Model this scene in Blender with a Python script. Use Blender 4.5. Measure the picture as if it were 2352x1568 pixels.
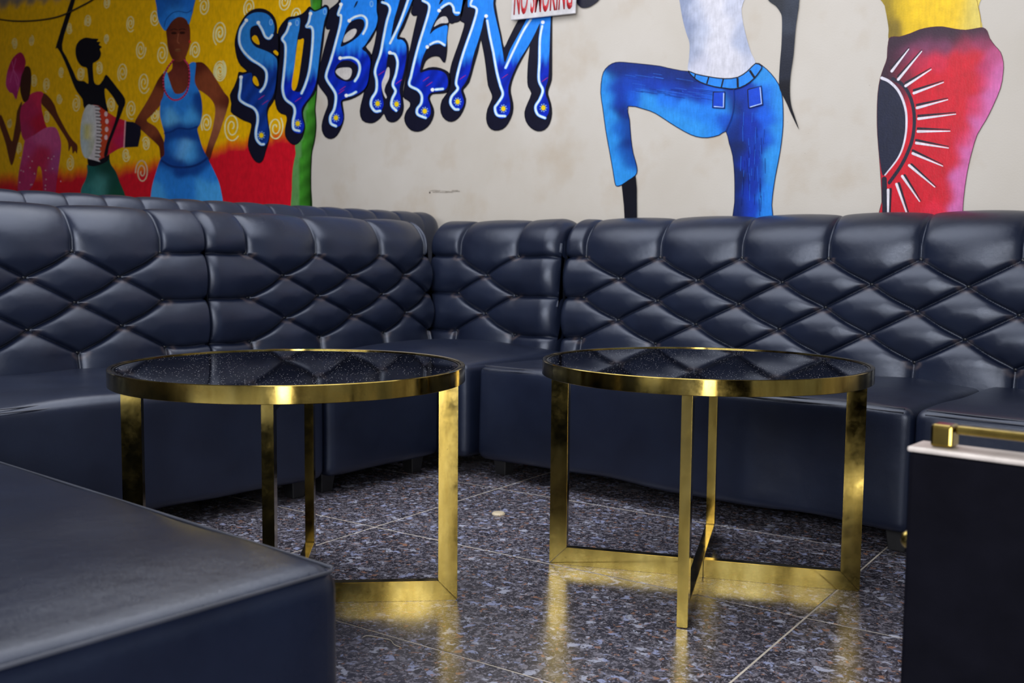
import bpy, bmesh, math, random
import numpy as np
from mathutils import Matrix, Vector
from mathutils.geometry import delaunay_2d_cdt

random.seed(7)
rng = np.random.default_rng(7)
scene = bpy.context.scene
for o in list(bpy.data.objects):
    bpy.data.objects.remove(o)
COL = scene.collection

# ------------------------------------------------------------------ camera
W, H = 2352, 1568
FPX = 2331.7
YAW, PITCH, ROLL = math.radians(40.417), math.radians(4.707), math.radians(0.542)
CAM = np.array([0.0, 0.0, 0.84])


def cam_axes():
    cy, sy = math.cos(YAW), math.sin(YAW)
    f0 = np.array([-sy, cy, 0.0]); r0 = np.array([cy, sy, 0.0]); u0 = np.array([0, 0, 1.0])
    f = f0 * math.cos(PITCH) - u0 * math.sin(PITCH)
    u = u0 * math.cos(PITCH) + f0 * math.sin(PITCH)
    r = r0 * math.cos(ROLL) + u * math.sin(ROLL)
    u2 = -r0 * math.sin(ROLL) + u * math.cos(ROLL)
    return r, u2, f


AR, AU, AF = cam_axes()
cd = bpy.data.cameras.new('camera')
cam = bpy.data.objects.new('camera', cd)
COL.objects.link(cam)
cd.sensor_width = 36.0
cd.lens = FPX / W * 36.0
cd.clip_start = 0.05
cd.clip_end = 100
m = Matrix.Identity(4)
for i in range(3):
    m[i][0] = AR[i]; m[i][1] = AU[i]; m[i][2] = -AF[i]; m[i][3] = CAM[i]
cam.matrix_world = m
cd.dof.use_dof = True
cd.dof.focus_distance = 2.55
cd.dof.aperture_fstop = 5.6
scene.camera = cam

# ------------------------------------------------------------------ world, lights, exposure
world = bpy.data.worlds.new('world')
scene.world = world
world.use_nodes = True
bg = world.node_tree.nodes['Background']
bg.inputs['Color'].default_value = (0.80, 0.88, 1.0, 1)
bg.inputs['Strength'].default_value = 0.35
scene.view_settings.view_transform = 'Standard'
scene.view_settings.look = 'None'
scene.view_settings.gamma = 1.0
scene.view_settings.use_curve_mapping = False
scene.view_settings.exposure = 0.14


def area(name, loc, target, sx, sy, power, color):
    ld = bpy.data.lights.new(name, 'AREA')
    ld.shape = 'RECTANGLE'; ld.size = sx; ld.size_y = sy
    ld.energy = power; ld.color = color
    o = bpy.data.objects.new(name, ld)
    COL.objects.link(o)
    o.location = loc
    d = Vector(target) - Vector(loc)
    o.rotation_euler = d.to_track_quat('-Z', 'Y').to_euler()
    return o


# daylight entering through the open front of the lounge, behind the camera
area('daylight_doorway', (0.97, -1.14, 1.06), (-1.65, 1.95, 1.06), 0.5, 2.1, 42, (1.0, 0.98, 0.95))
area('daylight_front', (-0.7, -3.4, 2.3), (-3.4, 3.4, 1.0), 4.0, 1.2, 185, (0.94, 0.96, 1.0))
# unseen overhead light, added for the soft sheen from above
area('added_overhead_light', (-2.7, 1.9, 2.93), (-2.7, 1.9, 0.0), 3.8, 2.6, 88, (0.93, 0.95, 1.0))


# ------------------------------------------------------------------ helpers
def srgb(r, g, b, k=1.0):
    def f(c):
        c = c / 255.0
        return min(1.0, k * (c / 12.92 if c <= 0.04045 else ((c + 0.055) / 1.055) ** 2.4))
    return (f(r), f(g), f(b))


def mesh_data(name, verts, faces, smooth=False, colors=None, wear=None):
    me = bpy.data.meshes.new(name)
    if isinstance(faces, np.ndarray):          # large all-quad grids
        nf = len(faces)
        me.vertices.add(len(verts)); me.vertices.foreach_set('co', np.asarray(verts, dtype=np.float32).ravel())
        me.loops.add(nf * 4); me.loops.foreach_set('vertex_index', faces.astype(np.int32).ravel())
        me.polygons.add(nf); me.polygons.foreach_set('loop_start', np.arange(0, nf * 4, 4, dtype=np.int32))
        me.update(calc_edges=True)
    else:
        me.from_pydata([tuple(map(float, v)) for v in verts], [], [tuple(map(int, f)) for f in faces])
    if smooth:
        me.polygons.foreach_set('use_smooth', [True] * len(me.polygons))
    if colors is not None:
        a = me.attributes.new('paint', 'FLOAT_COLOR', 'POINT')
        c = np.ones((len(verts), 4), dtype=np.float32)
        c[:, :3] = np.asarray(colors, dtype=np.float32)
        a.data.foreach_set('color', c.ravel())
    if wear is not None:
        a = me.attributes.new('wear', 'FLOAT', 'POINT')
        a.data.foreach_set('value', np.asarray(wear, dtype=np.float32).ravel())
    me.update()
    return me


def link(name, me, mat, parent=None, loc=(0, 0, 0), rot=(0, 0, 0)):
    o = bpy.data.objects.new(name, me)
    COL.objects.link(o)
    if me is not None and mat is not None and len(me.materials) == 0:
        me.materials.append(mat)
    o.location = loc
    o.rotation_euler = rot
    if parent is not None:
        o.parent = parent
    return o


def empty(name, loc, rz=0.0, label=None, cat=None, group=None):
    o = bpy.data.objects.new(name, None)
    COL.objects.link(o)
    o.empty_display_size = 0.1
    o.location = loc
    o.rotation_euler = (0, 0, rz)
    tag(o, label, cat, group)
    return o


def tag(o, label=None, cat=None, group=None, kind=None):
    if label: o['label'] = label
    if cat: o['category'] = cat
    if group: o['group'] = group
    if kind: o['kind'] = kind
    return o


def bm_mesh(name, bm, smooth=False):
    me = bpy.data.meshes.new(name)
    bmesh.ops.recalc_face_normals(bm, faces=bm.faces)
    bm.to_mesh(me); bm.free()
    if smooth:
        me.polygons.foreach_set('use_smooth', [True] * len(me.polygons))
    return me


def box_mesh(name, lo, hi, bevel=0.0, seg=3, smooth=False, cuts=0):
    bm = bmesh.new()
    bmesh.ops.create_cube(bm, size=1.0)
    for v in bm.verts:
        v.co = Vector([lo[i] + (v.co[i] + 0.5) * (hi[i] - lo[i]) for i in range(3)])
    if bevel > 0:
        bmesh.ops.bevel(bm, geom=list(bm.edges), offset=bevel, segments=seg, profile=0.5, affect='EDGES')
    return bm_mesh(name, bm, smooth)


def tube_mesh(name, pts, rad, n=8, closed=False):
    pts = [Vector(p) for p in pts]
    V, F = [], []
    N = len(pts)
    prev = None
    for i, p in enumerate(pts):
        if closed:
            t = pts[(i + 1) % N] - pts[i - 1]
        else:
            t = pts[min(i + 1, N - 1)] - pts[max(i - 1, 0)]
        t.normalize()
        a = Vector((0, 0, 1)) if abs(t.z) < 0.9 else Vector((1, 0, 0))
        if prev is not None:
            a = prev
        b = t.cross(a).normalized(); a = b.cross(t).normalized(); prev = a
        for k in range(n):
            th = 2 * math.pi * k / n
            V.append(p + (a * math.cos(th) + b * math.sin(th)) * rad)
    for i in range(N if closed else N - 1):
        j = (i + 1) % N
        for k in range(n):
            F.append((i * n + k, i * n + (k + 1) % n, j * n + (k + 1) % n, j * n + k))
    if not closed:
        F.append(tuple(range(n))[::-1]); F.append(tuple((N - 1) * n + k for k in range(n)))
    return mesh_data(name, V, F, smooth=True)


# ------------------------------------------------------------------ materials
def new_mat(name):
    mt = bpy.data.materials.new(name)
    mt.use_nodes = True
    nt = mt.node_tree
    b = nt.nodes['Principled BSDF']
    return mt, nt, b


def N(nt, kind, **kw):
    n = nt.nodes.new(kind)
    for k, v in kw.items():
        setattr(n, k, v)
    return n


def noise(nt, vec, scale, detail=4, rough=0.55):
    n = N(nt, 'ShaderNodeTexNoise')
    n.inputs['Scale'].default_value = scale
    n.inputs['Detail'].default_value = detail
    n.inputs['Roughness'].default_value = rough
    if vec is not None:
        nt.links.new(vec, n.inputs['Vector'])
    return n


def ramp(nt, fac, stops):
    r = N(nt, 'ShaderNodeValToRGB')
    el = r.color_ramp.elements
    while len(el) < len(stops):
        el.new(0.5)
    for e, (p, c) in zip(el, stops):
        e.position = p
        e.color = (*c, 1) if len(c) == 3 else c
    nt.links.new(fac, r.inputs['Fac'])
    return r


def mixc(nt, fac, a, b, blend='MIX'):
    mx = N(nt, 'ShaderNodeMix', data_type='RGBA', blend_type=blend)
    for sock, v in ((mx.inputs[0], fac), (mx.inputs[6], a), (mx.inputs[7], b)):
        if hasattr(v, 'is_linked'):
            nt.links.new(v, sock)
        else:
            sock.default_value = v if isinstance(v, (int, float)) else (*v, 1)
    return mx.outputs[2]


def bump(nt, bsdf, height, strength, dist):
    b = N(nt, 'ShaderNodeBump')
    b.inputs['Strength'].default_value = strength
    b.inputs['Distance'].default_value = dist
    nt.links.new(height, b.inputs['Height'])
    nt.links.new(b.outputs['Normal'], bsdf.inputs['Normal'])
    return b


def world_pos(nt):
    return N(nt, 'ShaderNodeNewGeometry').outputs['Position']


def mat_leather(name='black_leather', r0=0.27, r1=0.37, spec=0.75):
    mt, nt, b = new_mat(name)
    pos = world_pos(nt)
    n1 = noise(nt, pos, 7.0, 4)
    n2 = noise(nt, pos, 2.2, 3)
    base = ramp(nt, n1.outputs['Fac'], [(0.3, (0.006, 0.009, 0.023)), (0.75, (0.010, 0.015, 0.035))])
    at = N(nt, 'ShaderNodeAttribute', attribute_name='wear')
    wn = noise(nt, pos, 60.0, 3)
    wm = N(nt, 'ShaderNodeMath', operation='MULTIPLY')
    nt.links.new(at.outputs['Fac'], wm.inputs[0]); nt.links.new(wn.outputs['Fac'], wm.inputs[1])
    wc = N(nt, 'ShaderNodeMath', operation='MULTIPLY'); wc.inputs[1].default_value = 1.5
    wc.use_clamp = True
    nt.links.new(wm.outputs[0], wc.inputs[0])
    col = mixc(nt, wc.outputs[0], base.outputs['Color'], (0.30, 0.22, 0.19))
    nt.links.new(col, b.inputs['Base Color'])
    rr = ramp(nt, n2.outputs['Fac'], [(0.3, (r0,) * 3), (0.7, (r1,) * 3)])
    nt.links.new(rr.outputs['Color'], b.inputs['Roughness'])
    b.inputs['Specular IOR Level'].default_value = spec
    b.inputs['Specular Tint'].default_value = (0.80, 0.86, 1.0, 1)
    v = N(nt, 'ShaderNodeTexVoronoi', feature='DISTANCE_TO_EDGE')
    v.inputs['Scale'].default_value = 520
    nt.links.new(pos, v.inputs['Vector'])
    n3 = noise(nt, pos, 9.0, 3)
    ad = N(nt, 'ShaderNodeMath', operation='MULTIPLY_ADD')
    nt.links.new(n3.outputs['Fac'], ad.inputs[0]); ad.inputs[1].default_value = 9.0
    nt.links.new(v.outputs['Distance'], ad.inputs[2])
    bump(nt, b, ad.outputs[0], 0.25, 0.0011)
    return mt


def mat_plain(name, col, rough=0.5, metal=0.0, spec=0.5, grain=0.0):
    mt, nt, b = new_mat(name)
    n = noise(nt, world_pos(nt), 14.0, 4)
    c2 = tuple(min(1, c * 1.25) for c in col); c1 = tuple(c * 0.8 for c in col)
    r = ramp(nt, n.outputs['Fac'], [(0.3, c1), (0.7, c2)])
    nt.links.new(r.outputs['Color'], b.inputs['Base Color'])
    b.inputs['Roughness'].default_value = rough
    b.inputs['Metallic'].default_value = metal
    b.inputs['Specular IOR Level'].default_value = spec
    if grain:
        g = noise(nt, world_pos(nt), 240.0, 2)
        bump(nt, b, g.outputs['Fac'], grain, 0.001)
    return mt


def mat_brass():
    mt, nt, b = new_mat('aged_brass')
    tc = N(nt, 'ShaderNodeTexCoord')
    mp = N(nt, 'ShaderNodeMapping')
    mp.inputs['Scale'].default_value = (1, 1, 0.25)
    nt.links.new(tc.outputs['Object'], mp.inputs['Vector'])
    n1 = noise(nt, mp.outputs['Vector'], 11.0, 5, 0.6)
    n2 = noise(nt, tc.outputs['Object'], 130.0, 3, 0.6)
    n3 = noise(nt, tc.outputs['Object'], 24.0, 6, 0.7)
    c1 = ramp(nt, n1.outputs['Fac'], [(0.28, (0.13, 0.085, 0.018)), (0.5, (0.33, 0.24, 0.060)), (0.72, (0.47, 0.365, 0.115))])
    spots = ramp(nt, n2.outputs['Fac'], [(0.66, (0, 0, 0)), (0.72, (1, 1, 1))])
    patch = ramp(nt, n3.outputs['Fac'], [(0.52, (0, 0, 0)), (0.66, (1, 1, 1))])
    mu = N(nt, 'ShaderNodeMath', operation='MULTIPLY')
    nt.links.new(spots.outputs['Color'], mu.inputs[0]); nt.links.new(patch.outputs['Color'], mu.inputs[1])
    col = mixc(nt, mu.outputs[0], c1.outputs['Color'], (0.05, 0.03, 0.01))
    nt.links.new(col, b.inputs['Base Color'])
    b.inputs['Metallic'].default_value = 1.0
    rr = ramp(nt, n3.outputs['Fac'], [(0.3, (0.06,) * 3), (0.72, (0.22,) * 3)])
    nt.links.new(rr.outputs['Color'], b.inputs['Roughness'])
    bump(nt, b, n1.outputs['Fac'], 0.04, 0.003)
    return mt


def mat_glass_top():
    mt, nt, b = new_mat('black_table_glass')
    pos = world_pos(nt)
    v = N(nt, 'ShaderNodeTexVoronoi'); v.inputs['Scale'].default_value = 120
    nt.links.new(pos, v.inputs['Vector'])
    n = noise(nt, pos, 5.0, 4)
    th = ramp(nt, v.outputs['Distance'], [(0.0, (1, 1, 1)), (0.10, (1, 1, 1)), (0.14, (0, 0, 0))])
    pa = ramp(nt, n.outputs['Fac'], [(0.36, (0, 0, 0)), (0.5, (1, 1, 1))])
    mu = N(nt, 'ShaderNodeMath', operation='MULTIPLY')
    nt.links.new(th.outputs['Color'], mu.inputs[0]); nt.links.new(pa.outputs['Color'], mu.inputs[1])
    col = mixc(nt, mu.outputs[0], (0.004, 0.004, 0.006), (0.55, 0.55, 0.6))
    nt.links.new(col, b.inputs['Base Color'])
    rr = ramp(nt, mu.outputs[0], [(0.0, (0.03,) * 3), (1.0, (0.6,) * 3)])
    nt.links.new(rr.outputs['Color'], b.inputs['Roughness'])
    b.inputs['IOR'].default_value = 1.38
    return mt


def mat_granite():
    mt, nt, b = new_mat('flecked_granite')
    pos = world_pos(nt)
    dn = noise(nt, pos, 26.0, 3)
    wv = N(nt, 'ShaderNodeVectorMath', operation='SCALE'); wv.inputs['Scale'].default_value = 0.035
    nt.links.new(dn.outputs['Color'], wv.inputs[0])
    wa = N(nt, 'ShaderNodeVectorMath', operation='ADD')
    nt.links.new(pos, wa.inputs[0]); nt.links.new(wv.outputs[0], wa.inputs[1])
    col = None
    basen = noise(nt, wa.outputs[0], 38.0, 8, 0.78)
    base = ramp(nt, basen.outputs['Fac'], [(0.36, (0.012, 0.011, 0.018)), (0.52, (0.045, 0.041, 0.054)), (0.66, (0.16, 0.15, 0.18))])
    col = base.outputs['Color']
    for i, (sc, lo, hi, c) in enumerate((
            (62, 0.53, 0.60, (0.23, 0.22, 0.27)),
            (140, 0.55, 0.62, (0.30, 0.28, 0.32)),
            (38, 0.595, 0.64, (0.36, 0.40, 0.62)),
            (48, 0.605, 0.65, (0.36, 0.18, 0.11)),
            (25, 0.615, 0.65, (0.48, 0.50, 0.62)))):
        of = N(nt, 'ShaderNodeVectorMath', operation='ADD')
        of.inputs[1].default_value = (3.1 * i + 1, 7.7 * i, 1.3 * i)
        nt.links.new(wa.outputs[0], of.inputs[0])
        nn = noise(nt, of.outputs[0], sc, 4, 0.62)
        f = ramp(nt, nn.outputs['Fac'], [(lo, (0, 0, 0)), (hi, (0.9, 0.9, 0.9))])
        col = mixc(nt, f.outputs['Color'], col, tuple(min(1, q * 1.05) for q in c))
    nt.links.new(col, b.inputs['Base Color'])
    b.inputs['Roughness'].default_value = 0.16
    b.inputs['Specular IOR Level'].default_value = 0.55
    rn = noise(nt, pos, 3.0, 4)
    rr = ramp(nt, rn.outputs['Fac'], [(0.3, (0.15,) * 3), (0.7, (0.32,) * 3)])
    nt.links.new(rr.outputs['Color'], b.inputs['Roughness'])
    return mt


def mat_wall():
    mt, nt, b = new_mat('painted_plaster')
    pos = world_pos(nt)
    n1 = noise(nt, pos, 1.6, 4)
    n2 = noise(nt, pos, 5.0, 4)
    n3 = noise(nt, pos, 90.0, 2)
    base = ramp(nt, n1.outputs['Fac'], [(0.35, (0.57, 0.52, 0.455)), (0.65, (0.63, 0.585, 0.53))])
    st = ramp(nt, n2.outputs['Fac'], [(0.52, (0, 0, 0)), (0.78, (0.5,) * 3)])
    col = mixc(nt, st.outputs['Color'], base.outputs['Color'], (0.48, 0.38, 0.27))
    fl = ramp(nt, n3.outputs['Fac'], [(0.76, (0, 0, 0)), (0.80, (0.5,) * 3)])
    col = mixc(nt, fl.outputs['Color'], col, (0.25, 0.21, 0.16))
    nt.links.new(col, b.inputs['Base Color'])
    b.inputs['Roughness'].default_value = 0.55
    g = noise(nt, pos, 160.0, 3)
    bump(nt, b, g.outputs['Fac'], 0.25, 0.0015)
    return mt


def mat_paint():
    mt, nt, b = new_mat('mural_paint')
    at = N(nt, 'ShaderNodeAttribute', attribute_name='paint')
    pos = world_pos(nt)
    n = noise(nt, pos, 22.0, 5, 0.65)
    mp = N(nt, 'ShaderNodeMapping'); mp.inputs['Scale'].default_value = (30, 30, 5)
    nt.links.new(pos, mp.inputs['Vector'])
    n2 = noise(nt, mp.outputs['Vector'], 4.0, 4)
    v = ramp(nt, n.outputs['Fac'], [(0.25, (0.80,) * 3), (0.75, (1.12,) * 3)])
    v2 = ramp(nt, n2.outputs['Fac'], [(0.25, (0.86,) * 3), (0.75, (1.10,) * 3)])
    c = mixc(nt, 1.0, at.outputs['Color'], v.outputs['Color'], 'MULTIPLY')
    c = mixc(nt, 1.0, c, v2.outputs['Color'], 'MULTIPLY')
    nt.links.new(c, b.inputs['Base Color'])
    b.inputs['Roughness'].default_value = 0.38
    b.inputs['Specular IOR Level'].default_value = 0.4
    g = noise(nt, pos, 160.0, 3)
    bump(nt, b, g.outputs['Fac'], 0.3, 0.0015)
    return mt


LEATHER = mat_leather()
LEATHER_WORN = mat_leather('worn_bench_leather', 0.17, 0.30, 0.45)
BRASS = mat_brass()
GLASS = mat_glass_top()
GRANITE = mat_granite()
WALLM = mat_wall()
PAINT = mat_paint()
GROUT = mat_plain('pale_grout', (0.62, 0.55, 0.46), 0.8)
CEILM = mat_plain('grey_ceiling', (0.26, 0.26, 0.27), 0.8)
WALL2 = mat_plain('side_wall_plaster', (0.09, 0.085, 0.08), 0.7)
BUTTON = mat_plain('black_button', (0.012, 0.013, 0.018), 0.3)
THREAD = mat_plain('grey_thread', (0.05, 0.055, 0.075), 0.5)
FOOTM = mat_plain('black_plastic_foot', (0.02, 0.02, 0.022), 0.45)
SIGNW = mat_plain('white_sign_board', (0.66, 0.64, 0.66), 0.35)
SIGNR = mat_plain('red_sign_ink', (0.60, 0.03, 0.04), 0.4)
BLACKP = mat_plain('black_panel', (0.004, 0.004, 0.007), 0.7, spec=0.03)
PALE = mat_plain('pale_sky_sheen', (0.60, 0.54, 0.50), 0.4, metal=0.2)  # sky reflection on the chair's glossy top edge, put into the colour
CAPM = mat_plain('tan_bottle_cap', (0.62, 0.52, 0.36), 0.4)
CABLE = mat_plain('dark_cable', (0.03, 0.022, 0.012), 0.6)

# ------------------------------------------------------------------ the room
YW = 3.92
XL, XR, YB, ZC = -11.0, 3.2, -3.8, 3.05
wall_back = tag(link('wall_back', box_mesh('wall_back', (XL, YW, 0), (XR, YW + 0.15, ZC)), WALLM), kind='structure')
tag(wall_back, 'off-white plaster wall with a painted mural behind the sofas')
tag(link('wall_left', box_mesh('wall_left', (XL - 0.15, YB, 0), (XL, YW + 0.15, ZC)), WALL2), kind='structure')
tag(link('added_light_block_wall', box_mesh('added_light_block_wall', (XL, YB - 0.15, 0), (-2.6, YB, ZC)), WALL2), kind='structure')  # unseen wall, added to keep daylight off the far left
ceiling = tag(link('ceiling', box_mesh('ceiling', (XL, YB, ZC), (XR, YW + 0.15, ZC + 0.12)), CEILM), kind='structure')

floor = tag(link('floor', box_mesh('floor', (XL, YB, -0.10), (XR, YW, -0.0009)), GROUT), kind='structure')
TX, TY, TA = 1.361, 0.662, math.radians(5.85)
gap = 0.005
bm = bmesh.new()
bmesh.ops.create_cube(bm, size=1.0)
for v in bm.verts:
    v.co = Vector((v.co.x * (TX - gap), v.co.y * (TY - gap), -0.005 + v.co.z * 0.01))
bmesh.ops.bevel(bm, geom=[e for e in bm.edges if all(v.co.z > -0.001 for v in e.verts)], offset=0.0008, segments=1, affect='EDGES')
tile_me = bm_mesh('floor_tile', bm)
ca, sa = math.cos(TA), math.sin(TA)
ox, oy = -2.337, 2.093                      # a grout crossing seen on the floor
for i in range(-6, 4):
    for j in range(-9, 4):
        u, v = (i + 0.5) * TX, (j + 0.5) * TY
        x = ox + u * ca - v * sa; y = oy + u * sa + v * ca
        if XL + 0.8 < x < XR - 0.8 and YB + 0.45 < y < YW - 0.42:
            link('floor_tile', tile_me, GRANITE, floor, (x, y, 0), (0, 0, TA))
# ------------------------------------------------------------------ sofas
ROWZ0, ROWD = 0.845, 0.0885
NROW = 4
PUFF = 0.056


def profile(zt=0.965, th=0.235):
    """(n, z, tuft weight) along the section: front bottom, up, over the roll, down the back; n<0 is behind"""
    key = [(0.0, 0.30), (0.0, 0.45), (-0.008, 0.60), (-0.018, 0.75), (-0.026, 0.85)]
    r = (th - 0.03) / 2
    cx, cz = -0.03 - r, zt - r
    pts = list(key)
    for a in np.linspace(0.02, math.pi, 16):
        pts.append((cx + r * math.cos(a), cz + r * math.sin(a) ** 0.9 if a < math.pi else cz))
    pts += [(-th, 0.6), (-th, 0.3), (-th, 0.09)]
    pts = np.array(pts)
    # resample by arc length
    d = np.r_[0, np.cumsum(np.linalg.norm(np.diff(pts, axis=0), axis=1))]
    s_roll_end = d[len(key) + 15]
    L1 = np.linspace(0, s_roll_end, int(s_roll_end / 0.0037))
    L2 = np.linspace(s_roll_end, d[-1], 14)[1:]
    L = np.r_[L1, L2]
    P = np.c_[np.interp(L, d, pts[:, 0]), np.interp(L, d, pts[:, 1])]
    # smooth
    for _ in range(70):
        P[1:-1] = 0.25 * P[:-2] + 0.5 * P[1:-1] + 0.25 * P[2:]
    T = np.gradient(P, axis=0)
    T /= np.linalg.norm(T, axis=1)[:, None]
    Nn = np.c_[T[:, 1], -T[:, 0]]
    wt = np.clip((s_roll_end - L) / 0.12, 0, 1)
    wt = wt * wt * (3 - 2 * wt)
    fr = int(np.argmax(P[:, 1] > 0.88))
    s1 = np.interp(ROWZ0, P[:fr, 1], L[:fr])
    vv = (L - s1) / ROWD
    return P, Nn, wt, vv


def tuft(u, v, umin, umax, rows=True):
    """puffed height 0..1 and button closeness; u,v arrays broadcast; buttons where u+v is even"""
    uc = np.clip(u, umin, umax)
    vmin = -NROW if rows else 0
    vw = v + 0.03 * np.sin(np.pi * u) ** 2 * (1 if rows else 0)
    vc = np.clip(vw, vmin, 0)
    a = np.mod(uc + vc, 2.0); b = np.mod(uc - vc, 2.0)
    h = (1 - (a - 1) ** 2) * (1 - (b - 1) ** 2)
    eu = np.maximum(umin - u, 0) + np.maximum(u - umax, 0)
    ev = np.maximum(vw, 0) + np.maximum(vmin - vw, 0)
    sm = lambda x, w: 1 - (1 - np.clip(x / w, 0, 1)) ** 2
    hc = sm(eu, 0.9) * sm(ev, 1.0)
    # past the outer columns: rows of cells with level creases
    k = np.mod(vc, 2.0)
    h = np.where((eu > 0) & (ev > 0), hc, h)
    # closeness to nearest button
    vb = np.clip(np.round(v), vmin, 0)
    best = np.full(np.broadcast(u, v).shape, 9.0)
    for dv in (-1, 0, 1):
        vr = np.clip(vb + dv, vmin, 0)
        par = np.mod(vr, 2.0)
        ub = np.round((u - par) / 2.0) * 2.0 + par
        ub = np.where(ub < umin - 0.01, ub + 2, ub); ub = np.where(ub > umax + 0.01, ub - 2, ub)
        best = np.minimum(best, np.sqrt(((u - ub) * 1.0) ** 2 + ((v - vr) * 0.75) ** 2))
    lift = 1 - np.exp(-(best / 0.42) ** 2)
    h = np.clip(h, 0, 1)
    dc = np.minimum(np.minimum(a, 2 - a), np.minimum(b, 2 - b)) * 0.0787      # metres to the nearest fold
    dc = np.where((eu > 0) & (ev > 0), np.minimum(eu * 0.17, ev * 0.0885), dc)
    return 0.35 * (1 - np.exp(-dc / 0.0045)) + 0.45 * np.power(h, 0.42) + 0.20 * lift, best


def backrest(parent, s0, s1, cols, ends=(0.05, 0.05), rows=True, zt=0.965, th=0.235, puff=PUFF, ds=0.0037, label=None):
    """tufted back along local x from s0 to s1; cols = x of the top-row buttons; front is local -y"""
    P, Nn, wt, vv = profile(zt, th)
    S = np.linspace(s0, s1, int((s1 - s0) / ds) + 1)
    cols = np.array(cols, float)
    uk = 2.0 * np.arange(len(cols))
    U = np.interp(S, cols, uk)
    sp0 = (cols[1] - cols[0]) / 2; sp1 = (cols[-1] - cols[-2]) / 2
    U = np.where(S < cols[0], (S - cols[0]) / sp0, U)
    U = np.where(S > cols[-1], uk[-1] + (S - cols[-1]) / sp1, U)
    hgt, best = tuft(U[:, None], vv[None, :], 0, uk[-1], rows)
    # the pleats flatten out over the top of the roll
    fl = np.clip((vv - 0.9) / 1.3, 0, 1); fl = (0.72 if rows else 0.62) * fl * fl * (3 - 2 * fl)
    hgt = hgt * (1 - fl[None, :]) + 0.97 * fl[None, :]
    # rounding of the two ends
    ins = np.zeros_like(S)
    for d, r in ((S - s0, ends[0]), (s1 - S, ends[1])):
        if r > 0:
            q = np.clip(1 - d / r, 0, 1)
            ins = np.maximum(ins, r * 0.8 * (1 - np.sqrt(np.maximum(0, 1 - q * q))))
    disp = puff * hgt * wt[None, :] - ins[:, None]
    n = P[None, :, 0] + Nn[None, :, 0] * disp
    z = P[None, :, 1] + Nn[None, :, 1] * disp
    nS, nP = len(S), len(P)
    V = np.stack([np.broadcast_to(S[:, None], (nS, nP)), -n, z], axis=-1).reshape(-1, 3)
    idx = np.arange(nS * nP).reshape(nS, nP)
    F = np.stack([idx[:-1, :-1], idx[1:, :-1], idx[1:, 1:], idx[:-1, 1:]], axis=-1).reshape(-1, 4)
    # end caps: each end is closed by strips between the front and the back of the section
    Fc = []
    half = nP // 2
    for e in (0, nS - 1):
        for k in range(half):
            q = [idx[e, k], idx[e, k + 1], idx[e, nP - 2 - k], idx[e, nP - 1 - k]]
            if len(set(q)) == 4:
                Fc.append(q if e == 0 else q[::-1])
    F = np.vstack([F, np.array(Fc)])
    wear = np.zeros((nS, nP))
    if rows:
        # scuffed edges on the fold just under each button
        vr = np.round(vv)[None, :]
        dv = vv[None, :] - np.round(vv + 0.28)[None, :]
        near = np.exp(-((best - 0.16) / 0.05) ** 2) * ((dv < 0.02) & (dv > -0.42))
        wear = near * (vv[None, :] < 0.1) * (vv[None, :] > -4.6)
        wear = wear * (np.abs(np.mod(U[:, None] + np.round(vv + 0.28)[None, :] + 1, 2) - 1) < 0.3)
        wear *= 0.22
    wl = wear.ravel()
    me = mesh_data('backrest', V, F, smooth=True, wear=wl)
    o = link('backrest', me, LEATHER, parent)
    if label: o['label'] = label
    # buttons
    if rows:
        for r in range(0, NROW + 1):
            fr = int(np.argmax(P[:, 1] > 0.88)); par = r % 2
            us = np.arange(par, uk[-1] + 0.01, 2)
            zz = np.interp(-r, vv[:fr], P[:fr, 1]); nn = np.interp(-r, vv[:fr], P[:fr, 0])
            for uu in us:
                x = np.interp(uu, uk, cols)
                link('button', BTN_ME, BUTTON, o, (x, -nn - 0.003, zz + 0.002), (math.radians(90), 0, 0))
    return o


def button_mesh():
    V, F = [], []
    prof = [(0.0085, 0.0), (0.0085, 0.003), (0.0065, 0.006), (0.003, 0.0078)]
    n = 10
    for r, h in prof:
        for k in range(n):
            a = 2 * math.pi * k / n
            V.append((r * math.cos(a), r * math.sin(a), h))
    V.append((0, 0, 0.0082))
    for i in range(len(prof) - 1):
        for k in range(n):
            F.append((i * n + k, i * n + (k + 1) % n, (i + 1) * n + (k + 1) % n, (i + 1) * n + k))
    b = (len(prof) - 1) * n
    for k in range(n):
        F.append((b + k, b + (k + 1) % n, len(V) - 1))
    return mesh_data('button', V, F, smooth=True)


BTN_ME = button_mesh()


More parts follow.
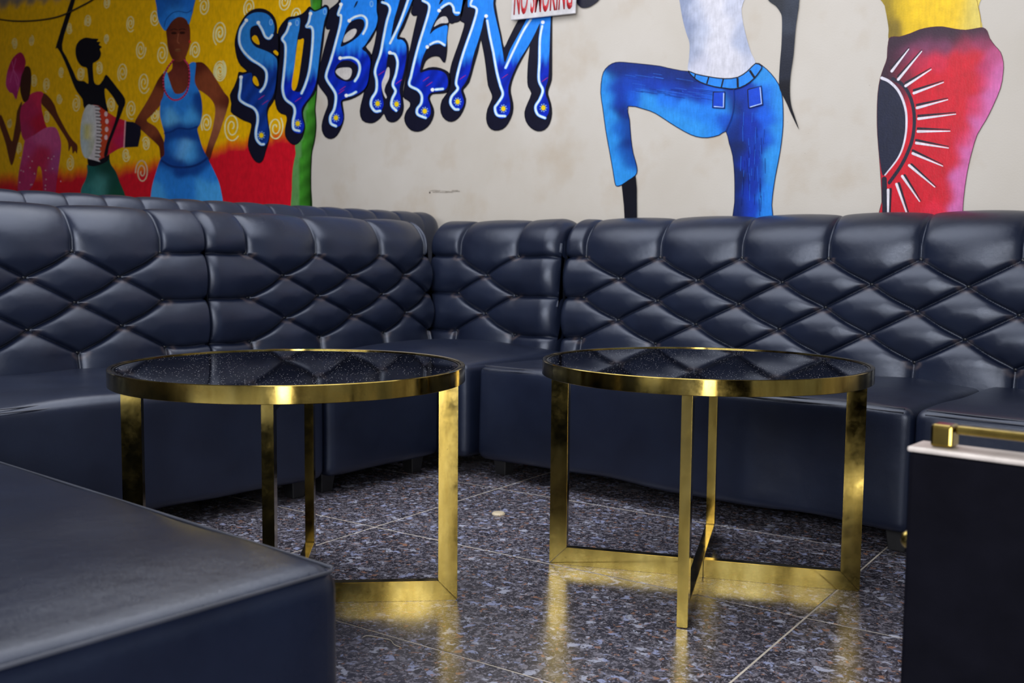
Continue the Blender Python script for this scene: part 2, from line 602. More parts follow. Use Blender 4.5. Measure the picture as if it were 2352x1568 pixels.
def cushion_mesh(name, lo, hi, r=0.03, crown=0.012, wob=0.004, seed=0, step=0.028):
    """a soft upholstered box: rounded edges, slightly crowned top, faintly uneven sides"""
    nx = max(8, int((hi[0] - lo[0]) / step)); ny = max(8, int((hi[1] - lo[1]) / step)); nz = max(6, int((hi[2] - lo[2]) / step))
    bm = bmesh.new()
    def axis(a, b, n):
        m_ = np.linspace(a + r, b - r, n)
        k = np.array([0, 0.10, 0.35, 0.65]) * r
        return np.r_[a + k, m_, (b - k)[::-1]]
    ax = [axis(lo[0], hi[0], nx), axis(lo[1], hi[1], ny), axis(lo[2], hi[2], nz)]
    vid = {}
    c = [(lo[i] + hi[i]) / 2 for i in range(3)]
    hs = [(hi[i] - lo[i]) / 2 for i in range(3)]
    rr = np.random.default_rng(seed)
    ph = rr.uniform(0, 6.28, 8)
    def getv(i, j, k):
        key = (i, j, k)
        if key not in vid:
            p = np.array([ax[0][i], ax[1][j], ax[2][k]])
            q = p.copy()
            inner = np.array([min(max(p[t], lo[t] + r), hi[t] - r) for t in range(3)])
            d = p - inner
            L = np.linalg.norm(d)
            nrm = np.zeros(3)
            if L > 1e-9:
                # map the cube corner region onto the rounded one
                mx = np.max(np.abs(d))
                q = inner + d / L * mx
                nrm = d / L
            fx = (p[0] - c[0]) / hs[0]; fy = (p[1] - c[1]) / hs[1]; fz = (p[2] - c[2]) / hs[2]
            if nrm[2] > 0.3:
                q[2] += crown * (1 - fx ** 4) * (1 - fy ** 4)
            w = wob * (math.sin(7 * p[0] + ph[0]) * math.sin(6 * p[2] + ph[1]) + 0.6 * math.sin(13 * p[1] + ph[2]) * math.sin(9 * p[0] + ph[3])
                       + 0.5 * math.sin(17 * p[0] + 5 * p[2] + ph[4]))
            q = q + nrm * w
            vid[key] = bm.verts.new(q)
        return vid[key]
    n = [len(a) for a in ax]
    def quad(a, b, c_, d):
        bm.faces.new((a, b, c_, d))
    for i in range(n[0] - 1):
        for j in range(n[1] - 1):
            for k in (0, n[2] - 1):
                quad(getv(i, j, k), getv(i + 1, j, k), getv(i + 1, j + 1, k), getv(i, j + 1, k))
    for i in range(n[0] - 1):
        for k in range(n[2] - 1):
            for j in (0, n[1] - 1):
                quad(getv(i, j, k), getv(i + 1, j, k), getv(i + 1, j, k + 1), getv(i, j, k + 1))
    for j in range(n[1] - 1):
        for k in range(n[2] - 1):
            for i in (0, n[0] - 1):
                quad(getv(i, j, k), getv(i, j + 1, k), getv(i, j + 1, k + 1), getv(i, j, k + 1))
    return bm_mesh(name, bm, smooth=True)


SEAT_Z = 0.43


def seat(parent, x0, x1, yf, yb, seed=0, feet=True, z=SEAT_Z, crown=0.012, r=0.032):
    me = cushion_mesh('seat', (x0 + 0.003, yf, 0.072), (x1 - 0.003, yb, z), r=r, seed=seed, crown=crown)
    o = link('seat', me, LEATHER, parent)
    # two lines of stitching along the front top edge
    for k, (dy, dz) in enumerate(((0.004, -0.012), (0.016, -0.002))):
        pts = [(x0 + 0.03 + (x1 - x0 - 0.06) * t, yf + dy + 0.001, z + dz + 0.001 * math.sin(9 * t + k)) for t in np.linspace(0, 1, 40)]
        link('stitching', tube_mesh('stitching', pts, 0.0019, 6), THREAD, o)
    if feet:
        for fx in (x0 + 0.06, x1 - 0.06):
            for fy in (yf + 0.10, yb - 0.12):
                link('foot', FOOT_ME, FOOTM, parent, (fx, fy, 0))
    return o


bm = bmesh.new()
bmesh.ops.create_cone(bm, cap_ends=True, segments=4, radius1=0.034, radius2=0.048, depth=0.085)
bmesh.ops.rotate(bm, verts=bm.verts, matrix=Matrix.Rotation(math.radians(45), 3, 'Z'))
bmesh.ops.translate(bm, verts=bm.verts, vec=(0, 0, 0.0425))
bmesh.ops.bevel(bm, geom=list(bm.edges), offset=0.003, segments=1, affect='EDGES')
FOOT_ME = bm_mesh('foot', bm)

G_SOFA = 'black tufted sofa modules around the tables'
# right-hand sofa along the wall (local x = world x)
sofa_r = empty('tufted_sofa', (0, 3.57, 0), 0, 'long black tufted leather sofa along the wall under the painted jeans', 'sofa', G_SOFA)
backrest(sofa_r, -2.735, -0.25, [-2.637, -2.258, -1.888, -1.538, -1.207, -0.883, -0.555, -0.41], ends=(0.035, 0.02))
seat(sofa_r, -2.61, -0.962, -0.715, 0.03, seed=3)
seat(sofa_r, -0.962, -0.25, -0.715, 0.03, seed=4)

# L-shaped corner module: its long back faces +X (local x = world y), its short back faces the room like the wall sofa
sofa_b = empty('tufted_sofa', (-3.475, 0, 0), math.radians(90), 'black tufted leather corner sofa module between the left module and the wall sofa', 'sofa', G_SOFA)
backrest(sofa_b, 2.236, 3.455, [2.435, 2.79, 3.16, 3.44], ends=(0.05, 0.01))
seat(sofa_b, 2.236, 2.80, -0.735, 0.03, seed=6)
cb = backrest(sofa_b, -3.50, -2.742, [-3.335, -2.975], ends=(0.012, 0.07), label='short tufted back across the corner')
cs = seat(sofa_b, -3.40, -2.625, -0.70, -0.012, seed=5, feet=False, z=0.432, crown=0.042, r=0.03)
for o in (cb, cs):
    o.rotation_euler = (0, 0, math.radians(-90))
    o.location = (3.515, -3.475, 0)      # undo the module's own turn: local frame = world frame shifted to y 3.515
sofa_a = empty('tufted_sofa', (-3.475, 0, 0), math.radians(90), 'black tufted leather sofa module at the left edge behind the low bench', 'sofa', G_SOFA)
backrest(sofa_a, 0.62, 2.230, [0.69, 1.03, 1.376, 1.718, 2.057], ends=(0.05, 0.012))
seat(sofa_a, 0.62, 2.230, -0.735, 0.03, seed=7)

# the sofa behind, back to back with the left-hand modules, facing -X
sofa_f = empty('pleated_sofa', (-3.985, 0, 0), math.radians(-90), 'black leather sofa with narrow pleats along its top, behind the left modules', 'sofa')
backrest(sofa_f, -3.845, -0.35, list(-np.arange(0.45, 3.9, 0.155)[::-1] ), ends=(0.08, 0.05), rows=False, zt=1.043, th=0.235, puff=0.035, ds=0.006)
seat(sofa_f, -3.80, -0.35, -0.62, 0.03, seed=8, z=0.46)

# low bench in the left foreground
bench = empty('bench', (-1.84, 0.53, 0), 0, 'plain black leather bench in the left foreground with a stitched edge', 'bench')
BX, BY = 0.822, 0.332
o = link('seat', cushion_mesh('bench_seat', (-BX, -BY, 0.06), (BX, BY, 0.434), r=0.036, crown=0.006, wob=0.003, seed=11), LEATHER_WORN, bench)
zt = 0.4265
pts = [(-BX + 0.02, BY - 0.008, zt), (BX - 0.02, BY - 0.008, zt), (BX - 0.008, BY - 0.02, zt), (BX - 0.008, -BY + 0.02, zt),
       (BX - 0.02, -BY + 0.008, zt), (-BX + 0.02, -BY + 0.008, zt)]
link('piping', tube_mesh('piping', pts, 0.0026, 8), THREAD, o)
for sx in (-1, 1):
    for sy in (-1, 1):
        link('foot', FOOT_ME, FOOTM, bench, (sx * (BX - 0.07), sy * (BY - 0.07), 0))

# ------------------------------------------------------------------ tables
TR, TZ = 0.424, 0.576


def lathe(name, prof, n=96, smooth=False):
    V, F = [], []
    k = len(prof)
    for i in range(n):
        a = 2 * math.pi * i / n
        for r, z in prof:
            V.append((r * math.cos(a), r * math.sin(a), z))
    for i in range(n):
        j = (i + 1) % n
        for q in range(k):
            p = (q + 1) % k
            F.append((i * k + q, j * k + q, j * k + p, i * k + p))
    me = mesh_data(name, V, F)
    return me


def prism(name, poly, y0, y1, bevel=0.0012):
    """poly in local x-z, extruded along y"""
    bm = bmesh.new()
    a = [bm.verts.new((x, y0, z)) for x, z in poly]
    b = [bm.verts.new((x, y1, z)) for x, z in poly]
    bm.faces.new(a); bm.faces.new(b[::-1])
    for i in range(len(poly)):
        j = (i + 1) % len(poly)
        bm.faces.new((a[i], b[i], b[j], a[j]))
    bmesh.ops.recalc_face_normals(bm, faces=bm.faces)
    bmesh.ops.bevel(bm, geom=list(bm.edges), offset=bevel, segments=2, affect='EDGES')
    return bm_mesh(name, bm)


def auto_smooth(me, ang=35):
    me.polygons.foreach_set('use_smooth', [True] * len(me.polygons))
    try:
        me.set_sharp_from_angle(angle=math.radians(ang))
    except Exception:
        pass


rim_me = lathe('rim', [(TR, TZ - 0.0015), (TR, TZ - 0.037), (TR - 0.0015, TZ - 0.038), (TR - 0.020, TZ - 0.038), (TR - 0.020, TZ - 0.006),
                       (TR - 0.011, TZ - 0.006), (TR - 0.0105, TZ - 0.0008), (TR - 0.0015, TZ)], 128)
lip_me = lathe('inner_lip', [(TR - 0.0115, TZ - 0.0065), (TR - 0.0115, TZ - 0.002), (TR - 0.017, TZ - 0.002), (TR - 0.017, TZ - 0.0065)], 128)
for me_ in (rim_me, lip_me):
    auto_smooth(me_, 30)
RO, BW, BT, ZT_LEG = 0.407, 0.048, 0.0125, TZ - 0.0385
g = 0.0011
leg_me = prism('leg', [(RO, 0.0 + g), (RO, ZT_LEG), (RO - BW, ZT_LEG), (RO - BW, BW + g)], -BT, BT)
full_me = prism('base_bar', [(RO - g, 0.0), (RO - BW, BW), (-(RO - BW), BW), (-(RO - g), 0.0)], -BT, BT)
half_me = prism('base_bar', [(RO - g, 0.0), (RO - BW, BW), (BT + g, BW), (BT + g, 0.0)], -BT, BT)
top_me = prism('top_bar', [(-(RO - BW - 0.001), ZT_LEG - 0.02), (RO - BW - 0.001, ZT_LEG - 0.02), (RO - BW - 0.001, ZT_LEG), (-(RO - BW - 0.001), ZT_LEG)], -BT, BT)
toph_me = prism('top_bar', [(BT + g, ZT_LEG - 0.02), (RO - BW - 0.001, ZT_LEG - 0.02), (RO - BW - 0.001, ZT_LEG), (BT + g, ZT_LEG)], -BT, BT)
bm = bmesh.new()
bmesh.ops.create_cone(bm, cap_ends=True, segments=96, radius1=TR - 0.0175, radius2=TR - 0.0175, depth=0.006)
bmesh.ops.translate(bm, verts=bm.verts, vec=(0, 0, TZ - 0.0062))
glass_me = bm_mesh('table_top', bm)


def table(loc, deg, label, scale=(1, 1, 1)):
    t = empty('coffee_table', (*loc, 0), math.radians(deg), label, 'table', 'round brass coffee tables')
    t.scale = scale
    r = link('rim', rim_me, BRASS, t)
    link('inner_lip', lip_me, BRASS, r)
    link('table_top', glass_me, GLASS, t)['label'] = 'black mirror-like glass top'
    for k in range(4):
        link('leg', leg_me, BRASS, t, rot=(0, 0, math.radians(90 * k)))
    link('base_bar', full_me, BRASS, t, rot=(0, 0, math.radians(90)))
    link('top_bar', top_me, BRASS, t, rot=(0, 0, math.radians(90)))
    for k in (0, 2):
        link('base_bar', half_me, BRASS, t, rot=(0, 0, math.radians(90 * k)))
        link('top_bar', toph_me, BRASS, t, rot=(0, 0, math.radians(90 * k)))
    return t


table((-1.335, 2.345), 24.8, 'round brass coffee table with black glass top, in front of the long right sofa')
table((-1.966, 1.498), 45.5, 'round brass coffee table with black glass top, partly hidden by the low bench', (0.976, 0.976, 1.011))

# ------------------------------------------------------------------ right foreground chair
chair = empty('lounge_chair', (-0.451, 1.325, 0), 0, 'black panelled chair with a brass rail on top, cut off at the right edge', 'chair')
link('side_panel', box_mesh('side_panel', (0, 0, 0.05), (0.62, 0.055, 0.594), 0.006, 2), BLACKP, chair)
link('top_trim', box_mesh('top_trim', (-0.002, -0.002, 0.5945), (0.622, 0.057, 0.602), 0.003, 2), PALE, chair)['label'] = 'glossy top edge, pale with a painted sky reflection'
link('rail_post', box_mesh('rail_post', (0.022, 0.012, 0.6025), (0.050, 0.042, 0.632), 0.004, 2), BRASS, chair)
link('rail', box_mesh('rail', (0.051, 0.017, 0.621), (0.60, 0.037, 0.632), 0.003, 2), BRASS, chair)
st = link('stud', button_mesh(), BRASS, chair, (0.0005, 0.02, 0.474), (0, math.radians(-90), 0))
st.scale = (1.5, 1.5, 1.5)
for fx in (0.05, 0.57):
    link('foot', box_mesh('chair_foot', (fx - 0.02, 0.01, 0.0), (fx + 0.02, 0.045, 0.05), 0.004, 1), FOOTM, chair)

# ------------------------------------------------------------------ bottle cap on the floor
V, F = [], []
nn = 42
for i, (r, z) in enumerate(((0.0215, 0.0), (0.0210, 0.002), (0.0185, 0.0055), (0.016, 0.0062))):
    for k in range(nn):
        a = 2 * math.pi * k / nn
        rr_ = r * (1 + (0.035 if (k % 2 == 0 and i < 2) else 0))
        V.append((rr_ * math.cos(a), rr_ * math.sin(a), z))
V.append((0, 0, 0.0064))
for i in range(3):
    for k in range(nn):
        F.append((i * nn + k, i * nn + (k + 1) % nn, (i + 1) * nn + (k + 1) % nn, (i + 1) * nn + k))
for k in range(nn):
    F.append((3 * nn + k, 3 * nn + (k + 1) % nn, 4 * nn))
F.append(tuple(range(nn))[::-1])
tag(link('bottle_cap', mesh_data('bottle_cap', V, F), CAPM, None, (-2.158, 2.474, 0.0002)), 'small tan bottle cap lying on the granite floor between the tables', 'bottle cap')

# ------------------------------------------------------------------ unseen panel, added above the overhead light
link('added_light_panel', box_mesh('added_light_panel', (-1.96, -1.36, -0.09), (1.96, 1.36, 0.0), 0.01, 1), CEILM, ceiling, (-2.7, 1.9, ZC))

# ------------------------------------------------------------------ the mural: thin coats of paint on the wall
def to_wall(px, py, lift=0.0):
    d = AF + AR * ((px - W / 2) / FPX) - AU * ((py - H / 2) / FPX)
    t = (YW - lift) / d[1]
    return CAM + d * t


def to_px(p):
    q = np.asarray(p, float) - CAM
    return W / 2 + FPX * (q @ AR) / (q @ AF), H / 2 - FPX * (q @ AU) / (q @ AF)


def zoomer(ox_, oy_, sc):
    return lambda pts: [(ox_ + x / sc, oy_ + y / sc) for x, y in pts]


Z1 = zoomer(0, 0, 3.266); Z2 = zoomer(500, 0, 3.92); Z3 = zoomer(850, 0, 3.92); Z4 = zoomer(1300, 0, 3.015); Z5 = zoomer(1900, 0, 3.0155)
PK = 1.28


def C(r, g, b):
    return np.array(srgb(r, g, b, PK))


def smooth_closed(P, n=4):
    P = np.array(P, float); M = len(P); out = []
    for i in range(M):
        p0, p1, p2, p3 = P[i - 1], P[i], P[(i + 1) % M], P[(i + 2) % M]
        for t in np.arange(n) / n:
            out.append(0.5 * ((2 * p1) + (-p0 + p2) * t + (2 * p0 - 5 * p1 + 4 * p2 - p3) * t * t + (-p0 + 3 * p1 - 3 * p2 + p3) * t ** 3))
    return np.array(out)


def smooth_open(P, n=6):
    P = np.array(P, float)
    if len(P) < 3:
        return P
    Q = np.vstack([2 * P[0] - P[1], P, 2 * P[-1] - P[-2]]); out = []
    for i in range(1, len(Q) - 2):
        p0, p1, p2, p3 = Q[i - 1], Q[i], Q[i + 1], Q[i + 2]
        for t in np.arange(n) / n:
            out.append(0.5 * ((2 * p1) + (-p0 + p2) * t + (2 * p0 - 5 * p1 + 4 * p2 - p3) * t * t + (-p0 + 3 * p1 - 3 * p2 + p3) * t ** 3))
    out.append(P[-1])
    return np.array(out)


def inside(poly, pts):
    x, y = pts[:, 0], pts[:, 1]
    r = np.zeros(len(pts), bool)
    a = poly; b = np.roll(poly, -1, axis=0)
    for (x0, y0), (x1, y1) in zip(a, b):
        c = ((y0 > y) != (y1 > y))
        if y1 != y0:
            r ^= c & (x < (x1 - x0) * (y - y0) / (y1 - y0) + x0)
    return r


def idw(ctrl, sig=13.0):
    """smooth blend of painted colours given at control points"""
    cp = np.array([(c[0], c[1]) for c in ctrl], float); cc = np.array([c[2] for c in ctrl])

    def f(P):
        d2 = ((P[:, None, :] - cp[None]) ** 2).sum(2)
        wt = np.exp(-d2 / (2 * sig * sig)) + 0.02 / (1 + d2 / 400.0) ** 3
        return (wt @ cc) / wt.sum(1)[:, None]
    return f


class Coat:
    """collects painted shapes; later shapes lie on earlier ones"""
    def __init__(self, base=0.0006):
        self.V, self.F, self.Cc = [], [], []
        self.lift = base

    def add(self, P, F, col):
        self.lift += 0.00004
        o_ = len(self.V)
        for x, y in P:
            self.V.append(to_wall(x, y, self.lift))
        if callable(col):
            c = col(np.asarray(P, float))
        else:
            c = np.tile(np.asarray(col, float), (len(P), 1))
        self.Cc.extend(np.clip(c, 0, 1).tolist())
        self.F.extend([tuple(i + o_ for i in f) for f in F])

    def poly(self, pts, col, smooth=True, step=None, n=4):
        P = smooth_closed(pts, n) if smooth else np.array(pts, float)
        k = len(P)
        extra = np.zeros((0, 2))
        if step:
            lo, hi = P.min(0), P.max(0)
            gx, gy = np.meshgrid(np.arange(lo[0] + step / 2, hi[0], step), np.arange(lo[1] + step / 2, hi[1], step))
            gp = np.c_[gx.ravel(), gy.ravel()]
            if len(gp):
                extra = gp[inside(P, gp)]
        allp = np.vstack([P, extra])
        vs = [Vector((float(x), float(y))) for x, y in allp]
        vo, eo, fo, *_ = delaunay_2d_cdt(vs, [], [list(range(k))], 1, 1e-4)
        self.add(np.array([(v.x, v.y) for v in vo]), [tuple(f) for f in fo], col)
        return P

    def stroke(self, pts, w, col, w1=None, smooth=True, cap=True, closed=False):
        """w in photograph pixels"""
        P = np.array(pts, float)
        if closed:
            P = smooth_closed(P, 4) if smooth else P
            P = np.vstack([P, P[:1]])
        elif smooth:
            P = smooth_open(P)
        T = np.gradient(P, axis=0)
        T /= (np.linalg.norm(T, axis=1)[:, None] + 1e-9)
        Nn = np.c_[-T[:, 1], T[:, 0]]
        ww = np.linspace(w, w if w1 is None else w1, len(P))[:, None] / 2
        A, B = P + Nn * ww, P - Nn * ww
        n_ = len(P)
        F = [(i, i + 1, n_ + i + 1, n_ + i) for i in range(n_ - 1)]
        Vv = np.vstack([A, B])
        if cap and not closed:
            for e, sgn in ((0, -1), (n_ - 1, 1)):
                c0 = len(Vv)
                arc = [P[e] + (Nn[e] * math.cos(a) + T[e] * sgn * math.sin(a)) * ww[e] for a in np.linspace(0, math.pi, 7)]
                Vv = np.vstack([Vv, arc])
                F.append(tuple(range(c0, c0 + 7)))
        self.add(Vv, F, col)

    def disc(self, c, rx, ry, col, n=18, rot=0.0, step=None):
        a = np.arange(n) / n * 2 * math.pi
        x = rx * np.cos(a); y = ry * np.sin(a)
        P = np.c_[c[0] + x * math.cos(rot) - y * math.sin(rot), c[1] + x * math.sin(rot) + y * math.cos(rot)]
        if step:
            self.poly(P, col, smooth=False, step=step)
        else:
            self.add(P, [tuple(range(n))], col)

    def build(self, name, label=None):
        me = mesh_data(name, self.V, self.F, colors=self.Cc)
        # every coat faces the room (-y)
        bm_ = bmesh.new(); bm_.from_mesh(me)
        for f in bm_.faces:
            f.normal_update()
            if f.normal.y > 0:
                f.normal_flip()
        bm_.to_mesh(me); bm_.free()
        o_ = link(name, me, PAINT, wall_back)
        if label: o_['label'] = label
        return o_


def S255(*a):
    return C(*a)


INK = C(17, 17, 36)
BLK = C(10, 10, 22)
WALLC = C(192, 187, 184)

# ---- yellow and red ground
YB_X = [-300, 0, 100, 180, 330, 480, 550, 620, 740]
YB_Y = [430, 412, 400, 396, 384, 345, 328, 314, 300]
YEL, ORG, RED = C(234, 174, 2), C(226, 110, 8), C(204, 18, 38)


def ground(P):
    x, y = P[:, 0], P[:, 1]
    t = np.clip((y - np.interp(x, YB_X, YB_Y) + 4 * np.sin(x * 0.11) + 3 * np.sin(x * 0.29)) / 32 + 0.5, 0, 1)[:, None]
    c = np.where(t < 0.5, YEL + (ORG - YEL) * (t * 2), ORG + (RED - ORG) * (t * 2 - 1))
    g = np.clip((22 - 0.14 * x - y + 7 * np.sin(x * 0.2)) / 14, 0, 1)[:, None]
    return c * (1 - g) + C(120, 108, 96) * g


gr = Coat(0.0003)
gr.poly([(-190, -60), (0, -60), (250, -70), (500, -80), (738, -80), (735, 60), (728, 150), (722, 260), (712, 330), (700, 380), (690, 440), (688, 560), (500, 560), (250, 560), (0, 545), (-190, 540)],
        ground, smooth=False, step=9)
SPZ1 = [(800, 20, 50), (660, 160, 50), (980, 175, 65), (1160, 130, 70), (1530, 50, 75), (1650, 250, 95), (520, 210, 45), (235, 305, 40),
        (110, 330, 45), (800, 290, 35), (1055, 370, 75), (1215, 405, 85), (1465, 380, 70), (460, 540, 40), (605, 550, 55), (745, 515, 50),
        (920, 545, 75), (1080, 620, 85), (1650, 535, 85), (255, 610, 50), (350, 635, 55), (445, 740, 40), (570, 780, 65), (835, 790, 60),
        (985, 820, 75), (1160, 860, 60), (350, 880, 45), (1550, 925, 75), (1740, 950, 110), (70, 925, 35), (1095, 1080, 55), (145, 1110, 45),
        (945, 1160, 55), (525, 1225, 60), (1065, 1290, 95)]
SP = [(x / 3.266, y / 3.266, r / 3.266) for x, y, r in SPZ1]
SP += [(500 + x / 3.92, y / 3.92, r / 3.92) for x, y, r in [(285, 70, 95), (600, 10, 90), (20, 300, 100), (20, 640, 100), (710, 140, 85), (520, 1150, 115)]]
for i, (x, y, r) in enumerate(SP):
    p0 = to_wall(x, y); p1 = to_wall(x, y - r)
    R_ = p1[2] - p0[2]
    turns = 2.3
    th = np.linspace(1.6, turns * 2 * math.pi, 46)
    ph = i * 1.7
    pts = []
    for a in th:
        q = R_ * (a / (turns * 2 * math.pi)) ** 0.85
        pts.append(to_px((p0[0] + q * math.cos(a + ph), YW, p0[2] + q * math.sin(a + ph))))
    redness = np.clip((y - np.interp(x, YB_X, YB_Y)) / 40 + 0.4, 0, 1)
    strong = np.clip(x / 560, 0.15, 1.0)
    c = (C(250, 226, 165) * (1 - redness) + C(252, 185, 175) * redness) * (0.45 + 0.55 * strong) + YEL * (0.55 - 0.55 * strong) * (1 - redness)
    gr.stroke(pts, 2.8, c, 2.8, smooth=False)
gr.build('mural_ground', 'yellow painted ground turning red at the bottom, with pale spirals')

# ---- green trunk
tr = Coat(0.0022)
trunk = Z2([(832, -80), (838, 60), (832, 300), (826, 560), (815, 780), (800, 930), (765, 1010), (780, 1130), (745, 1230), (698, 1300), (702, 1380), (690, 1440), (674, 1540),
            (668, 1700), (668, 2000), (842, 2000), (838, 1600), (842, 1450), (848, 1370), (872, 1260), (884, 1160), (884, 1080), (877, 980), (886, 880), (893, 790), (905, 600), (925, 250), (938, -80)])


def trunkcol(P):
    x, y = P[:, 0], P[:, 1]
    ctr = np.interp(y, [0, 200, 260, 330, 400, 520], [725, 718, 710, 700, 692, 691])
    t = np.clip((x - ctr) / 22, -1, 1)[:, None]
    rip = (0.5 + 0.5 * np.sin(y * 0.17 + x * 0.12))[:, None]
    c = C(62, 140, 40) * (0.75 + 0.35 * rip)
    c = np.where(t < -0.3, C(95, 150, 85) * 0.9, c)
    return c * (1 - np.clip(t, 0, 1) * 0.75)


tr.poly(trunk, trunkcol, step=5)
tr.stroke(Z2([(938, -80), (925, 250), (905, 600), (893, 790), (886, 880), (877, 980), (884, 1080), (884, 1160), (872, 1260), (848, 1370), (842, 1450), (838, 1600), (842, 2000)]), 2.4, C(10, 18, 10))
tr.build('mural_trunk', 'green painted trunk with a dark edge')

# ---- pink dancer
w = Coat(0.0022)
BR = C(92, 42, 24); BRD = C(58, 24, 14)
w.poly(Z1([(165, 760), (130, 830), (120, 900), (105, 990), (90, 1060), (60, 990), (30, 910), (5, 860), (-12, 900), (0, 950), (40, 1070), (65, 1180), (85, 1240), (105, 1200), (130, 1090), (160, 960), (155, 860)]), BR)
w.poly(Z1([(190, 500), (222, 505), (235, 560), (232, 640), (225, 700), (215, 760), (180, 765), (160, 720), (150, 660), (160, 570)]), BRD)
w.poly(Z1([(325, 700), (370, 730), (410, 790), (430, 850), (470, 930), (510, 1000), (545, 1050), (580, 1090), (576, 1150), (562, 1132), (546, 1152), (535, 1095), (515, 1135), (510, 1070), (485, 1020), (440, 950), (390, 870), (340, 810), (310, 770)]), BR)
w.poly(Z1([(230, 705), (290, 685), (325, 700), (310, 750), (315, 830), (340, 930), (350, 975), (260, 1030), (200, 1065), (165, 1020), (155, 950), (150, 860), (165, 790), (210, 750)]),
       idw([(60, 250, C(180, 35, 85)), (95, 225, C(200, 40, 80)), (95, 290, C(185, 22, 55)), (60, 310, C(170, 40, 90))]), step=5)
w.poly(Z1([(205, 1040), (260, 1010), (340, 960), (410, 955), (440, 1000), (458, 1080), (450, 1180), (435, 1290), (418, 1440), (418, 1640), (330, 1640), (322, 1400), (310, 1270), (285, 1250), (270, 1330), (240, 1400), (200, 1460), (190, 1640), (130, 1640), (132, 1450), (140, 1300), (165, 1170), (185, 1060)]),
       idw([(100, 310, C(200, 85, 140)), (130, 320, C(190, 75, 130)), (60, 340, C(185, 60, 120)), (95, 360, C(185, 35, 75)), (50, 420, C(180, 45, 100)), (125, 420, C(175, 40, 90)), (135, 370, C(170, 70, 130))]), step=5)
for k in range(26):
    q = (45 + rng.uniform(0, 95), 345 + rng.uniform(0, 90))
    if abs(q[0] - 92) > 12:
        w.disc(q, 1.3, 1.5, C(240, 190, 200), 7)
w.poly(Z1([(150, 392), (180, 420), (192, 470), (180, 520), (160, 570), (150, 640), (135, 690), (120, 745), (95, 700), (70, 690), (45, 640), (50, 560), (70, 490), (100, 430)]),
       idw([(35, 140, C(170, 18, 80)), (25, 190, C(185, 50, 120)), (50, 130, C(150, 15, 60)), (40, 210, C(160, 30, 100))]), step=5)
for a in ([(90, 460), (110, 560), (130, 640)], [(120, 440), (95, 540), (75, 620)], [(100, 520), (140, 600), (130, 680)]):
    w.stroke(Z1(a), 1.2, C(205, 90, 150))
w.build('mural_dancer', 'painted dancer in pink with a pink headwrap')

# ---- black drummer
w = Coat(0.0024)
w.poly(Z1([(655, 1235), (700, 1245), (770, 1225), (815, 1180), (830, 1230), (870, 1290), (900, 1370), (940, 1470), (965, 1640), (596, 1640), (605, 1450), (615, 1400), (640, 1350), (655, 1290)]),
       idw([(205, 400, C(22, 90, 85)), (240, 385, C(14, 62, 52)), (228, 420, C(70, 140, 135)), (260, 420, C(14, 68, 58)), (195, 440, C(45, 120, 120)), (275, 445, C(20, 80, 60))]), step=5)
w.poly(Z1([(662, 1170), (720, 1190), (800, 1120), (822, 1175), (800, 1212), (740, 1240), (690, 1247), (660, 1232)]), BLK)
w.poly(Z1([(552, -60), (580, -60), (530, 110), (465, 335), (500, 430), (550, 535), (580, 600), (630, 608), (662, 625), (656, 540), (648, 508), (610, 495), (580, 455), (566, 400), (570, 345), (595, 305), (640, 282), (690, 288), (737, 292), (726, 312), (752, 315), (742, 335), (764, 352), (748, 368), (758, 400), (745, 440), (715, 465), (697, 478), (698, 545), (708, 620), (742, 635), (772, 600), (795, 560), (830, 595), (880, 660), (938, 742), (925, 810), (887, 795), (850, 730), (792, 662), (785, 700), (795, 770), (805, 850), (700, 850), (632, 810), (618, 745), (575, 685), (545, 620), (500, 500), (455, 400), (430, 360), (424, 330)]), BLK, n=3)
w.poly(Z1([(700, 785), (740, 792), (790, 830), (860, 875), (942, 905), (930, 1100), (880, 1120), (800, 1170), (740, 1200), (690, 1197)]),
       idw([(238, 300, C(200, 75, 30)), (245, 270, C(200, 60, 35)), (240, 340, C(195, 70, 35)), (268, 305, C(190, 25, 65)), (280, 320, C(185, 30, 80)), (262, 280, C(195, 30, 55)), (255, 345, C(190, 25, 60))], 7), smooth=False, step=4)
zz = []
for k in range(11):
    y = 795 + k * 40
    zz += [(738 + 14 * math.sin(k / 10 * math.pi), y), (768 - abs(k - 5) * 3, y + 20)]
w.poly(Z1([(690, 786)] + zz + [(700, 1200), (660, 1190), (660, 800)]), C(205, 198, 200), smooth=False)
for k in range(16):
    y = 800 + k * 25
    x = 712 + 12 * math.sin(k / 15 * math.pi)
    w.stroke(Z1([(x, y), (x + 38, y + 4)]), 2.3, C(45, 30, 35), smooth=False, cap=False)
w.disc((660 / 3.266, 985 / 3.266), 57 / 3.266, 203 / 3.266, idw([(201, 300, C(205, 190, 30)), (196, 270, C(190, 195, 190)), (206, 270, C(205, 205, 205)), (196, 340, C(180, 195, 200)), (208, 340, C(190, 190, 170)), (212, 300, C(205, 205, 210)), (187, 300, C(170, 190, 200))], 7), 40, rot=0.05, step=4)
for (x, y) in ((795, 855), (802, 910), (800, 970), (795, 1030)):
    w.disc((x / 3.266, y / 3.266), 4.0, 6.0, C(235, 190, 190), 12)
w.poly(Z1([(942, 910), (1000, 914), (1055, 950), (1055, 1010), (1035, 1100), (930, 1106)]), INK, smooth=False)
w.stroke(Z1([(940, 905), (930, 1105)]), 3, C(220, 150, 160))
w.poly(Z1([(938, 742), (925, 810), (890, 905), (850, 1010), (818, 1095), (806, 1160), (780, 1170), (800, 1075), (835, 985), (868, 890), (887, 795), (895, 750)]), BLK)
w.build('mural_drummer', 'painted black figure with a raised arm carrying a drum')

